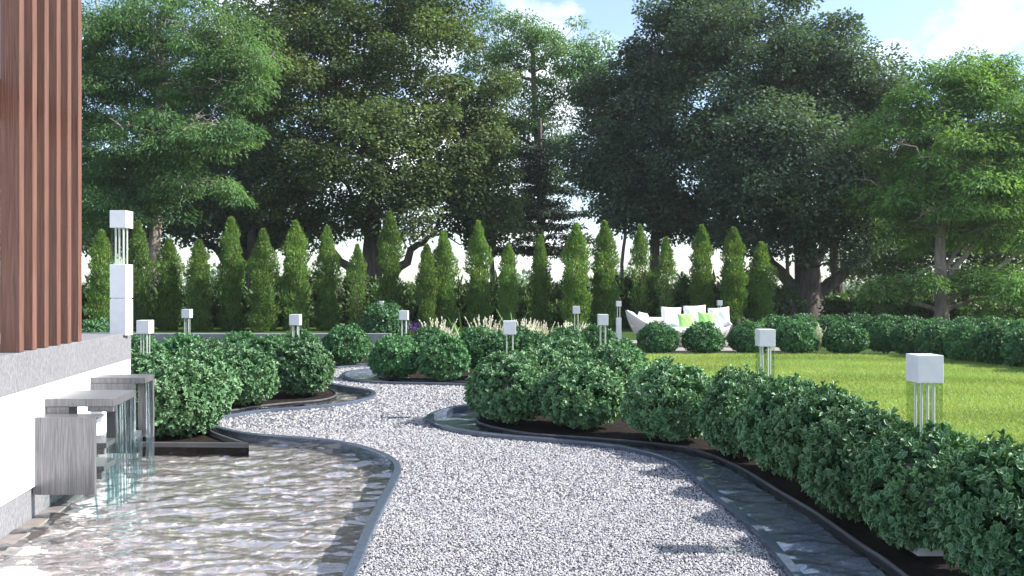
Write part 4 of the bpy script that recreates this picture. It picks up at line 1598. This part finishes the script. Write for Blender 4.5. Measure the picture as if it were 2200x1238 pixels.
def rosette(name, label, cat, loc, n, L, W, mat, arch=(.3, .9), group=None):
    o = tag(empty(name, loc), label, cat, group)
    for i in range(n):
        k = i % 3
        if i < 3:
            v, f, e = blade_leaf(L * (1 - .12 * k), W, arch[0] + (arch[1] - arch[0]) * k / 2)
            me = fast_mesh('leaf', v, f, {'rnd': np.full(len(v), .3 + .3 * k), 'edge': e}, True)
            me.materials.append(mat)
            if i == 0:
                bank = []
            bank.append(me)
        lf = link('leaf', bank[k], None, o)
        lf.rotation_euler = (0, 0, i * 2.39996)
        s = random.uniform(.75, 1.1)
        lf.scale = (s, s, s)
    return o


ax_, ay_ = xd(1622, 23.0)
rosette('agave', 'green agave with broad leaves right of the wicker sofa', 'plant', (ax_, ay_, .42), 15, .62, .13, MAT['agave'])
px_, py_ = xd(1601, 23.4)
pot = tag(empty('planter_pot', (px_, py_, 0.06)), 'black square pot beside the agave right of the sofa', 'pot')
bm = bmesh.new()
bmesh.ops.create_cone(bm, cap_ends=True, segments=4, radius1=.17, radius2=.24, depth=.72, matrix=Matrix.Translation((0, 0, .36)) @ Matrix.Rotation(R(45), 4, 'Z'))
bm_obj('pot_body', bm, MAT['pot'], pot)
bm = bmesh.new()
bmesh.ops.create_cone(bm, cap_ends=True, segments=4, radius1=.26, radius2=.26, depth=.05, matrix=Matrix.Translation((0, 0, .745)) @ Matrix.Rotation(R(45), 4, 'Z'))
bm_obj('pot_rim', bm, MAT['pot'], pot)
bx_, by_ = xd(1622, 23.05)
ped = tag(box_obj('agave_tub', (-.2, .2, -.2, .2, 0.0, .42), MAT['concrete'], None, .01), 'grey tub holding the agave', 'pot')
ped.location = (bx_, by_, -.01)
for px, d, lab in [(995, 24.5, 'clump of long arching blades left of the broad middle conifer'), (1108, 25.0, 'clump of long arching blades behind the channel tip lamp'),
                   (1778, 22.8, 'upright sword leaved plant above the pinkish feather grass')]:
    x, y = xd(px, d)
    rosette('sword_plant', lab, 'plant', (x, y, 0.0), 16, 1.15 if px < 1700 else .95, .05, MAT['agave'], arch=(.05, .6), group='sword leaved plants')

# ------------------------------------------------------------------ wicker sofa with cushions
SX, SD = xd(1462, 23.6)
sofa = tag(empty('wicker_sofa', (SX, SD, 0.06)), 'curved white wicker garden sofa on the patio beyond the lawn', 'sofa')


def shell(name, mat):
    bm = bmesh.new()
    uvl = bm.loops.layers.uv.new('UVMap')
    n, m = 64, 8
    rows = []
    for i in range(n):
        a = 2 * math.pi * i / n
        ca, sa = math.cos(a), math.sin(a)
        # rim height: high wing at the left end, low lip in front, rounded back and right end
        left = max(0, -ca) ** 2.6
        right = max(0, ca) ** 3
        backness = max(0, sa)
        rim = .44 + .56 * left + .16 * right + .34 * backness * (1 - left)
        col = []
        for side in (0, 1):
            for j in range(m):
                t = j / (m - 1)
                tt = t if side == 0 else 1 - t
                bulge = .74 + .26 * math.sin(tt * 1.5)
                bulge += .06 * left * tt
                th = 0.0 if side == 0 else -.07
                col.append(((1.48 * bulge + th) * ca, (.80 * bulge + th) * sa, rim * tt + (0 if side == 0 else .0) + (.0 if tt < 1 else (0.0 if side == 0 else .012))))
        rows.append([bm.verts.new(c) for c in col])
    for i in range(n):
        A, B = rows[i], rows[(i + 1) % n]
        for j in range(2 * m - 1):
            f = bm.faces.new((A[j], B[j], B[j + 1], A[j + 1]))
            for lp, (u, v) in zip(f.loops, ((i, j), (i + 1, j), (i + 1, j + 1), (i, j + 1))):
                lp[uvl].uv = (u / n * 7.2, v / m * 1.0)
    return bm_obj(name, bm, mat, sofa, smooth=True)


shell('wicker_shell', MAT['wicker'])
bm = bmesh.new()
bmesh.ops.create_cone(bm, cap_ends=True, segments=48, radius1=1, radius2=1, depth=1)
for v in bm.verts:
    v.co = Vector((v.co.x * 1.28, v.co.y * .62, .45 + v.co.z * .16))
es = [e for e in bm.edges if abs(e.verts[0].co.z - e.verts[1].co.z) < 1e-4]
bmesh.ops.bevel(bm, geom=es, offset=.035, segments=3, affect='EDGES')
bm_obj('seat_cushion', bm, MAT['cloth_white'], sofa, smooth=True)


def pillow(name, label, size, thick, loc, rot, mat, group):
    bm = bmesh.new()
    n = 12
    top, bot = [], []
    for i in range(n + 1):
        r1, r2 = [], []
        for j in range(n + 1):
            u, v = i / n * 2 - 1, j / n * 2 - 1
            pinch = 1 - .10 * (1 - abs(u) ** 2) * abs(v) ** 3 * 0 - .07 * (1 - u * u) * (abs(v) ** 6) - .0
            pinch2 = 1 - .07 * (1 - v * v) * (abs(u) ** 6)
            h = thick * .5 * ((1 - u ** 4) * (1 - v ** 4)) ** .55
            wr = .008 * math.sin(9 * u + 5 * v) * (1 - u * u) * (1 - v * v)
            r1.append(bm.verts.new((u * size / 2 * pinch2, h + wr, v * size / 2 * pinch)))
            edge = i in (0, n) or j in (0, n)
            r2.append(r1[-1] if edge else bm.verts.new((u * size / 2 * pinch2, -h + wr, v * size / 2 * pinch)))
        top.append(r1); bot.append(r2)
    for i in range(n):
        for j in range(n):
            bm.faces.new((top[i][j], top[i + 1][j], top[i + 1][j + 1], top[i][j + 1]))
            bm.faces.new((bot[i][j], bot[i][j + 1], bot[i + 1][j + 1], bot[i + 1][j]))
    o = bm_obj(name, bm, mat, None, smooth=True)
    o.location = loc
    o.rotation_euler = rot
    tag(o, label, 'cushion', group)
    return o


def on_sofa(px, py, dd):
    d = SD + dd
    x, y = xd(px, d)
    return (x, y, zof(py, d))


G_S = 'cushions on the wicker sofa'
pillow('cushion', 'square white cushion left of both green ones', .62, .19, on_sofa(1442, 682, .28), (R(-14), R(3), R(8)), MAT['cloth_white'], G_S)
pillow('cushion', 'largest white cushion between the two green ones', .66, .19, on_sofa(1493, 680, .36), (R(-14), R(-2), R(-3)), MAT['cloth_white'], G_S)
pillow('cushion', 'white cushion at the right end of the sofa', .62, .19, on_sofa(1545, 683, .28), (R(-14), R(-4), R(-8)), MAT['cloth_white'], G_S)
pillow('cushion', 'left lime green cushion', .46, .15, on_sofa(1474, 690, .02), (R(-18), R(-4), R(6)), MAT['cloth_green'], G_S)
pillow('cushion', 'right lime green cushion', .46, .15, on_sofa(1517, 688, .06), (R(-18), R(3), R(-6)), MAT['cloth_green'], G_S)
pillow('cushion', 'white cushion seen from the side at the left arm, outer one', .50, .17, on_sofa(1361, 688, .05), (R(-16), R(10), R(68)), MAT['cloth_white'], G_S)
pillow('cushion', 'white cushion seen from the side at the left arm, inner one', .50, .17, on_sofa(1384, 689, .25), (R(-16), R(8), R(52)), MAT['cloth_white'], G_S)

# ------------------------------------------------------------------ summer haze between camera and trees
t = NT('summer_haze')
pv = t.n('ShaderNodeVolumePrincipled')
pv.inputs['Color'].default_value = (.93, .96, 1.0, 1)
pv.inputs['Density'].default_value = 0.0003
pv.inputs['Anisotropy'].default_value = 0.2
t.l(pv.outputs[0], t.out.inputs['Volume'])
hz = box_obj('haze', (-170, 170, -20, 290, -1.5, 24.0), t.m)
hz['kind'] = 'stuff'
